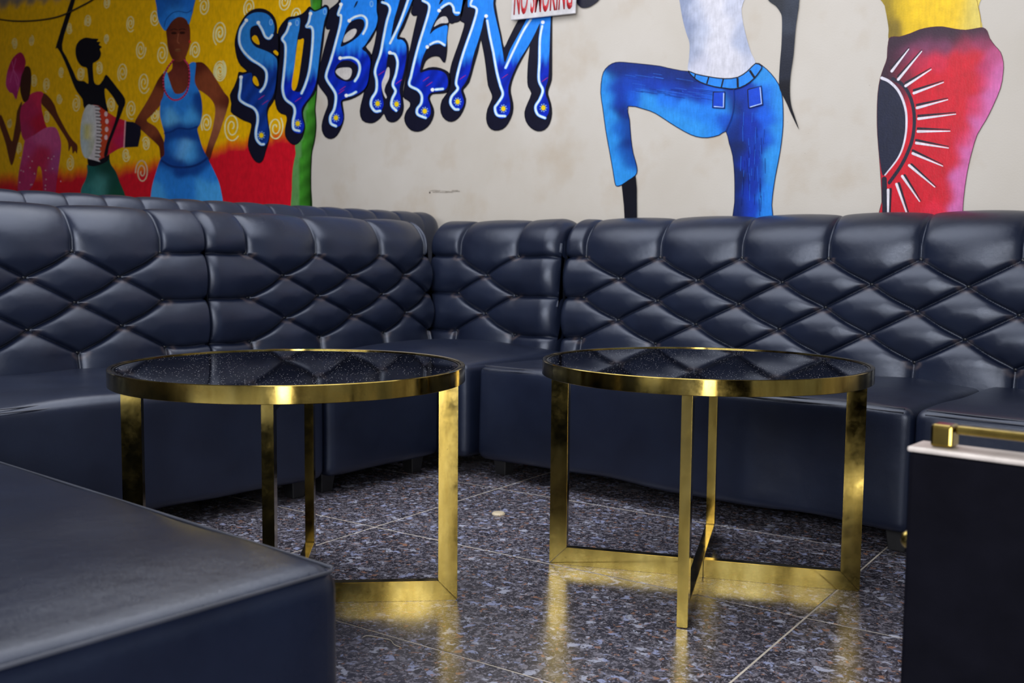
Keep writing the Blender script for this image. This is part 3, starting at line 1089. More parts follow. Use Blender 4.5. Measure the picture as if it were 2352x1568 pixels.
# ---- woman in blue
w = Coat(0.0026)
BR1, BR2 = C(128, 62, 36), C(84, 32, 22)
w.poly(Z1([(1240, 545), (1190, 590), (1140, 690), (1090, 780), (1040, 860), (1012, 915), (1020, 950), (1060, 975), (1110, 1020), (1170, 1075), (1195, 1110), (1205, 1190), (1235, 1190), (1232, 1080), (1205, 1010), (1165, 950), (1100, 905), (1140, 860), (1200, 790), (1230, 730), (1255, 650)]),
       idw([(370, 180, BR2), (350, 220, BR1), (330, 260, BR1), (318, 285, BR2), (345, 300, BR1), (365, 330, BR2)]), step=5)
w.poly(Z1([(1455, 480), (1500, 465), (1535, 480), (1580, 530), (1630, 610), (1680, 690), (1718, 745), (1700, 830), (1670, 920), (1640, 1010), (1600, 1110), (1570, 1200), (1535, 1190), (1560, 1080), (1590, 980), (1610, 880), (1612, 800), (1580, 740), (1520, 690), (1460, 650), (1450, 560)]),
       idw([(455, 150, BR2), (475, 180, BR1), (500, 215, BR1), (522, 230, BR2), (505, 270, C(150, 90, 62)), (490, 320, C(140, 80, 55)), (478, 350, BR2)]), step=5)
w.poly(Z1([(1300, 420), (1292, 510), (1262, 545), (1240, 565), (1262, 640), (1290, 710), (1330, 725), (1380, 710), (1415, 650), (1430, 560), (1432, 490), (1395, 475), (1385, 425)]),
       idw([(405, 140, BR2), (400, 165, C(110, 46, 36)), (410, 200, BR1), (395, 200, C(110, 44, 30)), (425, 190, C(100, 40, 32))]), step=5)
w.poly(Z1([(1248, 205), (1253, 300), (1262, 370), (1285, 430), (1310, 458), (1350, 464), (1385, 440), (1410, 380), (1424, 325), (1426, 230), (1412, 170), (1370, 125), (1330, 122), (1290, 150)]),
       idw([(405, 50, C(105, 48, 30)), (388, 80, BR2), (430, 80, C(108, 48, 32)), (408, 85, C(130, 64, 40)), (405, 110, C(100, 44, 28)), (392, 120, BR2), (420, 120, BR1), (395, 65, C(70, 26, 18)), (418, 65, C(74, 28, 20))]), step=4)
for (x, y) in ((1305, 248), (1368, 246)):
    w.disc((x / 3.266, y / 3.266), 6.5, 3.0, C(48, 18, 12), 14)
    w.stroke(Z1([(x - 24, y - 22), (x, y - 30), (x + 24, y - 24)]), 1.8, C(45, 18, 12))
w.stroke(Z1([(1338, 255), (1332, 310), (1345, 325)]), 1.8, C(150, 84, 58))
w.disc((1335 / 3.266, 376 / 3.266), 8.0, 3.2, C(135, 80, 50), 14)
w.stroke(Z1([(1310, 376), (1335, 380), (1360, 374)]), 1.2, C(50, 18, 12))
w.disc((1424 / 3.266, 312 / 3.266), 2.4, 3.6, C(200, 50, 40), 10)
LB, MB_, DB = C(70, 160, 232), C(38, 122, 210), C(14, 62, 140)
w.poly(Z1([(1228, 545), (1250, 538), (1270, 600), (1295, 670), (1320, 703), (1375, 694), (1410, 640), (1425, 560), (1422, 480), (1468, 470), (1465, 540), (1460, 600), (1470, 640), (1500, 700), (1515, 780), (1515, 860), (1500, 930), (1480, 965), (1495, 1030), (1520, 1110), (1560, 1190), (1600, 1270), (1640, 1360), (1660, 1440), (1672, 1520), (1676, 1680), (1112, 1680), (1128, 1500), (1140, 1400), (1170, 1290), (1205, 1190), (1232, 1160), (1230, 1080), (1235, 1010), (1215, 930), (1200, 860), (1205, 770), (1225, 720), (1235, 640)]),
       idw([(390, 270, C(95, 175, 235)), (380, 225, MB_), (440, 270, LB), (415, 250, MB_), (462, 255, DB), (370, 265, MB_), (378, 312, DB), (405, 300, DB), (445, 296, DB), (420, 345, C(100, 170, 235)), (440, 355, LB), (400, 340, MB_), (380, 345, DB), (462, 350, DB), (415, 385, DB), (385, 372, DB), (455, 378, DB),
            (430, 430, MB_), (390, 430, MB_), (470, 430, LB), (490, 440, LB), (360, 440, LB), (375, 400, MB_), (440, 170, MB_), (380, 185, LB), (480, 405, MB_)], 11), step=4)
w.stroke(Z1([(1235, 1000), (1290, 985), (1340, 962), (1420, 968), (1480, 950)]), 4, C(12, 50, 120))
w.stroke(Z1([(1215, 1205), (1270, 1240), (1340, 1255), (1430, 1250), (1500, 1225), (1555, 1185)]), 5, C(12, 45, 110))
neck = smooth_open(Z1([(1300, 450), (1250, 520), (1225, 600), (1240, 690), (1290, 745), (1350, 742), (1400, 690), (1420, 600), (1415, 500), (1385, 450)]), 8)
w.stroke(neck, 3.6, C(120, 16, 36), smooth=False)
for q in neck[::2]:
    w.disc(q, 2.1, 2.1, C(196, 52, 92), 9)
w.poly(Z1([(1180, -90), (1176, 60), (1188, 150), (1215, 205), (1240, 230), (1262, 200), (1290, 160), (1330, 130), (1370, 130), (1400, 152), (1416, 182), (1436, 120), (1450, 60), (1454, -90)]),
       idw([(370, 20, C(22, 92, 178)), (400, 10, C(20, 80, 160)), (435, 15, C(28, 104, 196)), (385, 45, C(28, 108, 205)), (400, 32, C(50, 140, 225)), (425, 42, C(45, 135, 222)), (380, 62, C(40, 128, 216))]), step=4)
w.stroke(Z1([(1232, 200), (1245, 150), (1290, 100), (1340, 85), (1400, 95), (1440, 75)]), 1.8, C(14, 66, 140))
w.build('mural_woman', 'painted woman in a blue dress and headwrap with a red bead necklace')

# ---- graffiti letters
LT, LD, LS = C(36, 128, 230), C(8, 34, 158), C(40, 112, 178)


def blue(x0, y_mid, top=LT, low=LD):
    def f(P):
        x, y = P[:, 0], P[:, 1]
        t = np.clip((y - y_mid + 5 * np.sin(x * 0.5) + 3 * np.sin(x * 1.3)) / 26 + 0.5, 0, 1)[:, None]
        n = (0.5 + 0.5 * np.sin(x * 0.21 + y * 0.13))[:, None]
        return top * (1 - t) + low * t * (0.85 + 0.5 * n)
    return f


GLOW = C(205, 222, 250); HALO = C(70, 140, 225)


def letter(name, Z, dark, face, holes, inner, strokes, dots, suns, colf, pinks=(), ovals=()):
    w_ = Coat(0.0034)
    P = w_.poly(Z(dark), INK)
    w_.stroke(P[::2], 2.0, BLK, closed=True, smooth=False)
    w_.poly(Z(face), colf, step=4)
    for h in inner:
        w_.poly(Z(h), INK)
    for h, c in holes:
        w_.poly(Z(h), c)
    for q in ovals:
        c0 = Z([q])[0]
        w_.disc(c0, 4.5, 7.5, C(110, 170, 235), 14)
        w_.disc(c0, 2.6, 5.0, C(55, 130, 225), 14)
    for s in strokes:
        w_.stroke(Z(s), 7.0, HALO)
    for s in strokes:
        w_.stroke(Z(s), 4.5, GLOW)
    for d in dots:
        w_.disc(Z([d])[0], 4.2, 4.2, C(225, 230, 250), 12)
    for p in pinks:
        c0 = Z([p])[0]
        for k in range(5):
            w_.stroke([(c0[0] - 6 + k * 1.5, c0[1] + 4 - k), (c0[0] + 3 + k * 1.2, c0[1] - 3 - k * 0.7)], 1.0, C(150, 40, 130), smooth=False)
    for s in suns:
        c0 = Z([s])[0]
        for k in range(9):
            a = 2 * math.pi * k / 9
            w_.disc((c0[0] + 7.4 * math.cos(a), c0[1] + 8.4 * math.sin(a)), 1.5, 1.5, C(130, 175, 225), 7)
        w_.disc(c0, 5.2, 6.0, C(226, 196, 22), 14)
    return w_.build('mural_letter', 'painted blue dripping letter ' + name)


YH = C(232, 172, 2)
letter('M', Z3, [(720, 650), (740, 560), (790, 420), (830, 300), (852, 210), (815, 188), (812, 120), (830, 40), (850, -70), (1112, -70), (1125, 30), (1150, 180), (1180, 320), (1205, 430), (1250, 350), (1310, 230), (1350, 160), (1420, 20), (1460, -70), (1632, -70), (1636, 200), (1635, 400), (1635, 600), (1632, 720), (1605, 800), (1600, 850), (1625, 930), (1635, 1020), (1615, 1110), (1570, 1165), (1510, 1178), (1450, 1150), (1405, 1090), (1393, 1010), (1420, 930), (1455, 840), (1425, 780), (1418, 700), (1425, 560), (1440, 410), (1400, 470), (1340, 580), (1290, 690), (1265, 780), (1265, 840), (1285, 930), (1280, 1020), (1240, 1110), (1190, 1160), (1120, 1172), (1070, 1140), (1048, 1070), (1060, 980), (1100, 890), (1095, 840), (1065, 770), (1050, 650), (1035, 530), (1015, 420), (995, 355), (970, 460), (930, 600), (890, 740), (840, 800), (840, 830), (860, 890), (850, 960), (810, 1040), (760, 1085), (705, 1090), (655, 1050), (635, 980), (650, 900), (700, 830), (710, 740)],
       [(880, 60), (910, -65), (1095, -65), (1110, 60), (1140, 200), (1170, 330), (1195, 470), (1215, 560), (1260, 450), (1330, 320), (1400, 190), (1450, 60), (1480, -65), (1620, -65), (1620, 300), (1612, 520), (1605, 700), (1580, 790), (1580, 850), (1605, 920), (1610, 1000), (1580, 1060), (1540, 1065), (1495, 1020), (1485, 950), (1540, 870), (1550, 800), (1510, 730), (1510, 600), (1520, 450), (1520, 330), (1530, 210), (1480, 310), (1420, 420), (1350, 530), (1290, 650), (1250, 760), (1245, 830), (1260, 920), (1255, 1010), (1210, 1060), (1160, 1060), (1120, 1010), (1130, 940), (1180, 890), (1190, 840), (1150, 730), (1120, 600), (1090, 430), (1060, 250), (1040, 160), (1025, 170), (1005, 260), (970, 380), (930, 500), (900, 640), (860, 740), (820, 800), (830, 860), (845, 920), (820, 980), (775, 995), (730, 960), (720, 900), (765, 860), (790, 800), (775, 740), (800, 640), (840, 500), (890, 350), (930, 210), (955, 90), (930, 50)],
       [], [], [[(925, -20), (905, 45), (950, 68), (960, 110), (920, 250), (860, 420), (810, 580), (775, 740), (790, 800), (735, 870), (725, 930), (760, 980), (795, 985)], [(1055, 185), (1080, 330), (1110, 470), (1140, 640), (1170, 760), (1195, 850), (1150, 930), (1125, 970), (1145, 1035), (1215, 1045)], [(1450, 170), (1380, 280), (1300, 440), (1220, 610)], [(1550, 235), (1530, 350), (1525, 550), (1520, 720), (1555, 810), (1530, 890), (1490, 960), (1510, 1030), (1575, 1062)]],
       [(1045, 145), (1555, 200)], [(788, 915), (1200, 978), (1560, 970)], blue(0, 138), [(830, 700), (1210, 690), (1570, 720)])
letter('E', Z3, [(370, 110), (385, 60), (410, -70), (850, -70), (845, 60), (830, 140), (800, 190), (760, 200), (735, 212), (710, 205), (700, 260), (690, 340), (692, 430), (685, 500), (672, 560), (650, 545), (630, 515), (600, 503), (550, 510), (500, 545), (478, 600), (472, 632), (530, 610), (600, 608), (670, 630), (715, 665), (728, 720), (718, 790), (690, 830), (620, 840), (560, 845), (535, 880), (545, 920), (570, 980), (570, 1040), (540, 1110), (490, 1160), (430, 1182), (370, 1170), (325, 1120), (310, 1060), (330, 1000), (360, 960), (360, 920), (330, 895), (300, 870), (310, 780), (330, 650), (345, 520), (370, 400), (400, 260), (425, 150), (420, 137), (390, 140)],
       [(480, 10), (500, -65), (640, -65), (620, 40), (660, 0), (700, -65), (830, -65), (825, 60), (805, 130), (770, 140), (745, 110), (740, 60), (700, 45), (650, 75), (600, 160), (560, 240), (540, 305), (580, 270), (640, 240), (697, 232), (690, 330), (680, 420), (650, 400), (600, 395), (550, 410), (510, 440), (480, 500), (460, 570), (450, 650), (500, 640), (560, 630), (640, 640), (690, 680), (700, 760), (670, 810), (600, 825), (540, 840), (520, 880), (540, 950), (545, 1020), (520, 1060), (470, 1065), (420, 1030), (415, 980), (460, 930), (475, 870), (450, 820), (390, 790), (350, 760), (355, 700), (375, 600), (410, 480), (450, 350), (490, 200), (530, 90), (520, 30)],
       [([(575, 240), (600, 190), (640, 155), (685, 150), (705, 195), (690, 208), (640, 210), (600, 228)], WALLC)], [],
       [[(475, 5), (528, 38), (530, 100), (490, 240), (440, 400), (400, 550), (370, 680), (355, 765), (430, 810), (465, 860), (460, 930), (425, 980), (430, 1030), (500, 1060)], [(640, 70), (680, 42), (720, 30), (750, 65), (760, 110), (800, 115)], [(540, 400), (580, 380), (620, 375), (670, 405)], [(590, 806), (655, 800)]],
       [(622, 95), (515, 422), (562, 808)], [(492, 1000)], blue(0, 135), [(500, 715), (530, 760)])
letter('K', Z3, [(60, 100), (80, -70), (405, -70), (395, 0), (340, 150), (300, 250), (260, 330), (310, 345), (340, 400), (345, 470), (330, 600), (305, 740), (295, 800), (292, 880), (300, 960), (285, 1030), (240, 1085), (190, 1098), (150, 1075), (125, 1020), (90, 1060), (40, 1098), (-10, 1105), (-70, 1080), (-90, 1000), (-70, 900), (-50, 820), (-45, 720), (-20, 600), (20, 480), (60, 300)],
       [(130, 20), (150, -65), (270, -65), (250, 60), (215, 180), (190, 340), (250, 230), (300, 100), (350, -65), (400, -65), (360, 50), (300, 190), (240, 340), (290, 360), (325, 410), (325, 520), (300, 660), (265, 800), (275, 880), (275, 960), (245, 1000), (205, 995), (185, 950), (200, 870), (220, 800), (200, 760), (225, 660), (245, 570), (220, 500), (170, 480), (150, 560), (140, 650), (105, 760), (110, 860), (120, 950), (80, 1015), (35, 1010), (5, 960), (10, 900), (60, 820), (60, 730), (35, 650), (60, 570), (95, 470), (110, 350), (130, 230), (165, 130), (160, 50)],
       [([(160, 605), (175, 620), (172, 700), (140, 770), (130, 820), (150, 870), (140, 885), (115, 830), (105, 750), (130, 680), (145, 630)], WALLC)], [],
       [[(110, 20), (160, 40), (180, 90), (150, 200), (120, 350), (95, 480), (60, 580), (45, 650), (60, 730), (55, 820), (15, 890), (10, 950), (45, 1000), (90, 998)], [(350, -20), (290, 150), (240, 270), (180, 390)], [(190, 478), (225, 490), (248, 560), (235, 660), (205, 760), (230, 820), (200, 890), (195, 950), (235, 995)]],
       [(178, 474)], [(68, 932), (238, 937)], blue(0, 115), [(100, 660), (255, 740)])
letter('B', Z2, [(1000, 100), (1040, 60), (1085, 20), (1100, -30), (1105, -70), (1440, -70), (1435, 60), (1448, 130), (1440, 220), (1410, 300), (1370, 370), (1330, 420), (1370, 470), (1390, 530), (1380, 620), (1365, 720), (1345, 790), (1280, 850), (1200, 890), (1140, 905), (1120, 920), (1130, 990), (1135, 1070), (1110, 1150), (1070, 1220), (1020, 1248), (970, 1230), (940, 1170), (945, 1090), (975, 1000), (995, 940), (985, 870), (940, 810), (900, 740), (905, 640), (930, 560), (960, 440), (1000, 300), (1015, 262), (985, 262), (975, 230)],
       [(1075, 130), (1095, 60), (1110, 10), (1120, -65), (1400, -65), (1430, 100), (1440, 170), (1420, 250), (1380, 320), (1330, 400), (1300, 440), (1345, 480), (1375, 550), (1365, 650), (1350, 740), (1320, 800), (1250, 850), (1160, 880), (1110, 910), (1115, 980), (1130, 1050), (1110, 1120), (1060, 1145), (1015, 1115), (1005, 1050), (1045, 990), (1065, 900), (1045, 820), (1000, 750), (970, 690), (985, 610), (1020, 520), (1050, 400), (1080, 280), (1110, 180), (1110, 140)],
       [([(1130, 380), (1145, 320), (1190, 275), (1235, 258), (1252, 280), (1225, 330), (1180, 365)], WALLC), ([(1062, 650), (1080, 620), (1130, 608), (1195, 612), (1208, 650), (1190, 700), (1150, 718), (1100, 690)], WALLC)],
       [[(1108, 418), (1130, 340), (1160, 250), (1200, 195), (1260, 170), (1310, 180), (1322, 230), (1290, 300), (1240, 350), (1170, 395)], [(1052, 640), (1080, 580), (1130, 545), (1200, 550), (1255, 590), (1260, 650), (1230, 710), (1170, 735), (1110, 720), (1065, 690)], [(1225, 72), (1245, 20), (1262, 10), (1250, 45)]],
       [[(1110, 55), (1085, 130), (1110, 140), (1105, 220), (1065, 380), (1020, 540), (980, 660), (985, 720), (1050, 820), (1065, 880), (1050, 980), (1015, 1050), (1020, 1110), (1065, 1135)], [(1200, 172), (1240, 150), (1300, 140), (1340, 175), (1340, 240), (1310, 305)], [(1120, 522), (1200, 518), (1260, 550), (1280, 610), (1265, 680), (1235, 730)], [(1180, 858), (1210, 848), (1245, 828)]],
       [(1110, 40), (1185, 187), (1103, 523), (1158, 860)], [(1065, 1060)], blue(0, 118), [(1120, 800), (1110, 830)], [(1385, 35)])
letter('U', Z2, [(545, 290), (570, 230), (600, 190), (640, 155), (690, 150), (735, 138), (770, 120), (800, 90), (830, 60), (870, 95), (920, 80), (965, 45), (995, 60), (1000, 100), (980, 180), (962, 250), (952, 350), (935, 480), (915, 590), (905, 700), (895, 770), (865, 850), (800, 930), (765, 1010), (775, 1080), (785, 1150), (760, 1240), (720, 1290), (680, 1300), (640, 1270), (610, 1220), (610, 1150), (625, 1080), (615, 1035), (570, 1020), (535, 980), (515, 880), (520, 750), (530, 600), (545, 450)],
       [(640, 185), (690, 170), (740, 165), (735, 260), (720, 330), (705, 450), (690, 600), (670, 740), (672, 800), (695, 822), (745, 822), (785, 740), (820, 640), (840, 500), (848, 350), (846, 270), (800, 245), (815, 170), (830, 90), (870, 105), (930, 85), (975, 65), (985, 110), (960, 190), (940, 310), (920, 470), (905, 600), (893, 700), (870, 790), (830, 870), (790, 920), (755, 980), (760, 1060), (778, 1130), (760, 1190), (720, 1200), (680, 1180), (668, 1130), (690, 1060), (690, 980), (640, 930), (595, 880), (580, 800), (585, 680), (600, 560), (615, 420), (600, 370), (578, 345), (605, 290), (630, 230)],
       [([(722, 365), (740, 358), (775, 352), (765, 450), (745, 600), (730, 700), (712, 780), (690, 815), (670, 800), (668, 740), (690, 600), (705, 480)], YH)], [],
       [[(645, 225), (620, 290), (582, 350), (610, 400), (610, 520), (595, 680), (585, 800), (610, 890), (680, 950), (695, 1010), (680, 1090), (685, 1160), (735, 1178)], [(835, 130), (820, 200), (800, 240), (840, 240), (858, 290), (850, 450), (825, 640), (790, 760), (755, 840)]],
       [(650, 215), (836, 122)], [(720, 1112)], blue(0, 172, C(44, 128, 210), LD), [(720, 900)], [(714, 205), (965, 105)])
letter('S', Z2, [(155, 400), (165, 320), (195, 230), (250, 140), (310, 92), (370, 78), (430, 88), (490, 130), (522, 190), (532, 260), (530, 300), (560, 330), (560, 500), (545, 600), (540, 720), (525, 840), (495, 920), (460, 970), (445, 1030), (455, 1120), (468, 1200), (455, 1280), (430, 1360), (405, 1440), (370, 1465), (330, 1440), (295, 1380), (275, 1310), (285, 1230), (305, 1140), (295, 1105), (240, 1085), (170, 1045), (120, 1005), (125, 930), (112, 855), (150, 780), (180, 700), (190, 650), (225, 655), (265, 640), (210, 590), (175, 520)],
       [(190, 330), (205, 250), (250, 165), (300, 125), (360, 110), (430, 120), (480, 160), (510, 230), (505, 290), (480, 330), (440, 340), (415, 320), (400, 280), (375, 235), (340, 228), (300, 250), (290, 300), (300, 370), (340, 420), (400, 445), (460, 470), (510, 505), (535, 550), (530, 680), (515, 800), (490, 880), (455, 930), (440, 1000), (448, 1100), (462, 1180), (455, 1260), (430, 1300), (390, 1308), (350, 1280), (335, 1220), (350, 1130), (365, 1050), (345, 980), (290, 965), (230, 925), (190, 885), (195, 800), (205, 690), (240, 670), (300, 655), (310, 690), (310, 740), (340, 785), (380, 800), (420, 760), (445, 690), (440, 630), (400, 590), (330, 570), (260, 520), (205, 440)],
       [([(308, 345), (330, 318), (355, 330), (375, 380), (370, 402), (335, 385)], YH), ([(315, 720), (325, 685), (350, 700), (370, 755), (360, 775), (330, 755)], YH), ([(500, 465), (520, 452), (545, 475), (540, 500), (520, 490)], YH)], [],
       [[(245, 205), (205, 270), (195, 370), (225, 450), (300, 530), (390, 590), (435, 640), (440, 710), (420, 780), (385, 825)], [(370, 215), (400, 265), (430, 330), (465, 345), (490, 315)], [(210, 710), (205, 790), (195, 885), (240, 930), (320, 970), (355, 1020), (360, 1090), (345, 1180), (350, 1250), (385, 1295), (415, 1298)]],
       [(258, 183), (366, 204), (210, 695)], [(393, 1218)], blue(0, 150, C(40, 120, 195), C(12, 48, 128)), [(390, 880), (425, 925)], [(480, 200)])

# ---- figure in jeans
w = Coat(0.0024)
TG = C(198, 197, 207)
w.poly(Z4([(772, -80), (785, 0), (805, 120), (830, 220), (855, 300), (852, 400), (845, 490), (900, 520), (1000, 545), (1100, 555), (1190, 545), (1260, 490), (1312, 440), (1280, 360), (1250, 260), (1225, 150), (1215, 60), (1215, -80)]),
       idw([(1562, 10, C(128, 138, 165)), (1572, 50, C(126, 136, 165)), (1580, 85, C(130, 140, 168)), (1587, 130, C(140, 148, 172)), (1600, 30, C(168, 174, 195)), (1606, 90, C(172, 178, 198)), (1630, 20, TG), (1640, 100, TG), (1650, 160, TG), (1605, 150, C(190, 190, 205)), (1670, 60, TG), (1695, 30, C(180, 183, 200)), (1705, 70, C(165, 172, 195)), (1718, 110, C(160, 168, 192)), (1725, 140, C(180, 183, 200)), (1690, 140, TG)], 13), step=6)
D1, D2, L1_ = C(11, 38, 112), C(13, 50, 152), C(42, 134, 212)
pants = Z4([(250, 530), (275, 475), (320, 440), (370, 430), (440, 435), (540, 445), (650, 458), (700, 470), (800, 490), (850, 495), (900, 515), (1000, 535), (1100, 545), (1190, 535), (1260, 490), (1315, 437), (1360, 455), (1420, 510), (1470, 580), (1495, 650), (1503, 750), (1503, 870), (1490, 1000), (1470, 1120), (1450, 1220), (1435, 1320), (1425, 1420), (1418, 1640), (1165, 1640), (1168, 1400), (1168, 1230), (1155, 1080), (1130, 990), (1108, 910), (1060, 935), (980, 953), (900, 945), (820, 910), (720, 850), (620, 785), (540, 755), (430, 735), (440, 830), (450, 960), (465, 1060), (485, 1130), (493, 1180), (480, 1215), (430, 1250), (385, 1280), (350, 1288), (338, 1260), (325, 1180), (300, 1040), (275, 900), (255, 750), (240, 640)])
jc = [(270, 560, L1_), (275, 680, L1_), (290, 820, L1_), (310, 960, L1_), (335, 1090, L1_), (365, 1230, L1_), (420, 1215, L1_), (350, 1150, L1_),
      (400, 760, D1), (410, 900, D1), (420, 1020, D1), (445, 1120, C(16, 70, 150)), (370, 700, D2), (380, 900, C(24, 96, 190)), (395, 1060, C(24, 90, 180)),
      (330, 480, D1), (330, 600, D2), (420, 470, D1), (540, 470, D1), (650, 490, D1), (780, 520, D1), (860, 550, D1), (450, 560, C(16, 60, 165)), (600, 580, C(15, 54, 160)), (750, 620, D2), (900, 640, D2), (1000, 660, C(22, 86, 200)),
      (460, 700, C(20, 80, 190)), (560, 710, L1_), (680, 780, L1_), (800, 850, L1_), (920, 910, L1_), (1020, 900, C(36, 128, 218)), (700, 700, C(30, 110, 215)), (850, 760, C(36, 125, 220)), (980, 800, C(32, 118, 215)), (1080, 720, C(40, 130, 220)), (1085, 850, C(20, 80, 190)),
      (1150, 700, D1), (1150, 900, D1), (1190, 1050, C(14, 34, 92)), (1190, 1250, C(14, 32, 88)), (1190, 1450, C(14, 34, 96)), (1180, 640, D2), (1280, 900, C(13, 46, 156)), (1270, 1100, C(12, 42, 150)), (1290, 1300, C(13, 46, 156)), (1280, 1450, C(15, 54, 170)), (1340, 1000, D2), (1330, 1200, D2), (1290, 680, D2), (1400, 640, C(24, 96, 205)), (1400, 540, L1_), (1460, 640, L1_), (1480, 780, L1_), (1470, 920, L1_), (1440, 1060, L1_), (1420, 1200, L1_), (1400, 1350, C(36, 126, 220)), (1395, 1480, C(34, 122, 216)), (1410, 800, C(20, 84, 200)), (1390, 950, C(20, 80, 196))]
w.poly(pants, idw([(1300 + x / 3.015, y / 3.015, c) for x, y, c in jc], 12.0), step=4)
w.stroke(smooth_closed(pants, 4)[::2], 1.9, C(8, 20, 62), closed=True, smooth=False)
for k in range(46):   # brush marks across the thigh
    x = rng.uniform(400, 950); y = 520 + (x - 400) * 0.12 + rng.uniform(-40, 110)
    L = rng.uniform(50, 130)
    w.stroke(Z4([(x, y), (x + L / 2, y + L * 0.07), (x + L, y + L * 0.16)]), 0.9, C(40, 96, 200) if k % 2 else C(10, 40, 120))
for k in range(40):   # brush marks down the standing leg
    x = rng.uniform(1200, 1390); y = rng.uniform(760, 1380); L = rng.uniform(40, 120)
    w.stroke(Z4([(x, y), (x + rng.uniform(-6, 6), y + L)]), 0.9, C(40, 100, 215) if k % 2 else C(10, 32, 110), smooth=False)
band = Z4([(845, 492), (900, 513), (1000, 533), (1100, 545), (1190, 535), (1260, 490), (1312, 440), (1356, 460), (1340, 495), (1300, 545), (1240, 590), (1170, 615), (1100, 610), (1030, 600), (960, 580), (900, 550)])
w.poly(band, C(38, 126, 218))
w.stroke(smooth_closed(band, 4)[::2], 2.6, BLK, closed=True, smooth=False)
for a, b_, t in (((895, 515), (890, 545), 3), ((988, 535), (975, 580), 3.6), ((1090, 545), (1075, 608), 3.6), ((1188, 540), (1190, 605), 5), ((1272, 487), (1308, 542), 5.5)):
    w.stroke(Z4([a, b_]), t, BLK, smooth=False, cap=False)
for q in ([(1020, 637), (1100, 635), (1098, 750), (1015, 745)], [(1258, 620), (1352, 595), (1362, 725), (1265, 748)]):
    w.poly(Z4(q), C(18, 66, 190), smooth=False)
    w.stroke(Z4([(q[1][0] - 8, q[1][1] + 12), (q[2][0] - 8, q[2][1] - 8), (q[3][0] + 12, q[3][1] - 8)]), 2.2, C(165, 190, 235), smooth=False)
    w.stroke(Z4(q), 2.4, BLK, smooth=False, closed=True)
w.stroke(Z4([(1160, 620), (1162, 700), (1150, 800), (1108, 905)]), 2.2, C(12, 40, 120))
w.poly(Z4([(385, 1278), (430, 1250), (482, 1215), (490, 1300), (492, 1640), (412, 1640), (400, 1420)]), BLK, smooth=False)
w.poly(Z4([(1380, -80), (1400, 0), (1450, 40), (1480, 80), (1495, 130), (1492, 300), (1480, 450), (1475, 590), (1495, 650), (1530, 720), (1560, 790), (1612, 895), (1582, 800), (1560, 730), (1550, 640), (1555, 520), (1575, 380), (1590, 200), (1605, 90), (1613, 20), (1600, -80)]),
       idw([(1780, 20, C(28, 32, 42)), (1800, 60, C(46, 52, 66)), (1820, 30, C(40, 46, 60)), (1800, 150, C(26, 30, 44)), (1812, 100, C(30, 34, 48)), (1805, 220, BLK), (1825, 280, BLK)]), step=5)
w.poly(Z4([(66, -60), (70, 10), (100, 50), (140, 53), (180, 37), (228, -2), (250, -60)]), INK)
w.build('mural_jeans_figure', 'painted bare-backed figure in blue jeans with one knee raised')

# ---- figure in the red skirt
w = Coat(0.0024)
w.poly(Z5([(380, -80), (398, 40), (413, 120), (425, 200), (430, 275), (520, 262), (620, 225), (720, 205), (820, 200), (940, 215), (1066, 200), (1062, 130), (1047, 50), (1020, -80)]),
       idw([(2040, 20, C(140, 118, 16)), (2045, 60, C(120, 100, 20)), (2070, 20, C(200, 165, 12)), (2110, 20, C(226, 184, 14)), (2160, 20, C(228, 186, 16)), (2200, 25, C(224, 184, 24)), (2225, 30, C(205, 180, 70)), (2242, 30, C(212, 192, 96)), (2100, 60, C(214, 176, 14))]), step=6)
w.stroke(Z5([(1020, -80), (1047, 50), (1062, 130), (1066, 195)]), 1.6, C(150, 120, 20))
skirt = Z5([(428, 265), (500, 255), (580, 230), (640, 205), (720, 188), (800, 185), (880, 200), (960, 208), (1040, 195), (1080, 192), (1108, 215), (1125, 265), (1165, 320), (1200, 360), (1220, 430), (1218, 510), (1200, 610), (1150, 730), (1100, 830), (1040, 930), (1005, 1040), (980, 1140), (960, 1250), (945, 1370), (938, 1480), (935, 1660), (372, 1660), (378, 1400), (372, 1250), (360, 1080), (348, 930), (345, 800), (350, 650), (368, 540), (395, 460), (415, 400)])
R0, RD, PP, PU = C(192, 16, 38), C(48, 26, 44), C(192, 96, 158), C(110, 50, 82)
sc_ = [(450, 300, RD), (520, 280, RD), (650, 240, RD), (780, 235, RD), (900, 250, RD), (1020, 235, RD), (1080, 225, RD), (430, 420, RD), (400, 500, RD), (480, 400, C(70, 28, 50)), (560, 370, PU), (680, 320, PU), (800, 320, PU), (950, 310, C(150, 40, 70)), (1060, 290, C(150, 50, 90)),
       (620, 420, C(170, 30, 60)), (760, 420, C(196, 30, 62)), (900, 420, R0), (1020, 400, R0), (700, 560, R0), (850, 560, R0), (1000, 560, R0), (750, 750, R0), (900, 750, R0), (640, 900, R0), (800, 950, R0), (940, 900, R0), (600, 1100, R0), (750, 1150, R0), (880, 1100, R0), (500, 1250, R0), (650, 1350, R0), (820, 1350, R0), (560, 1480, R0), (750, 1480, C(214, 26, 56)),
       (1160, 420, C(176, 70, 120)), (1195, 480, PP), (1150, 560, PP), (1170, 640, PP), (1110, 760, PP), (1060, 850, PP), (1010, 960, PP), (975, 1080, PP), (950, 1200, PP), (925, 1330, PP), (915, 1450, PP), (1090, 560, C(190, 30, 70)), (1040, 760, C(196, 40, 80)), (960, 950, C(200, 36, 72)), (1110, 460, C(170, 40, 90)), (440, 520, RD), (500, 500, C(120, 24, 48))]
w.poly(skirt, idw([(1900 + x / 3.0155, y / 3.0155, c) for x, y, c in sc_], 13.0), step=4)
w.stroke(smooth_closed(skirt, 4)[::2], 1.4, C(70, 14, 34), closed=True, smooth=False)
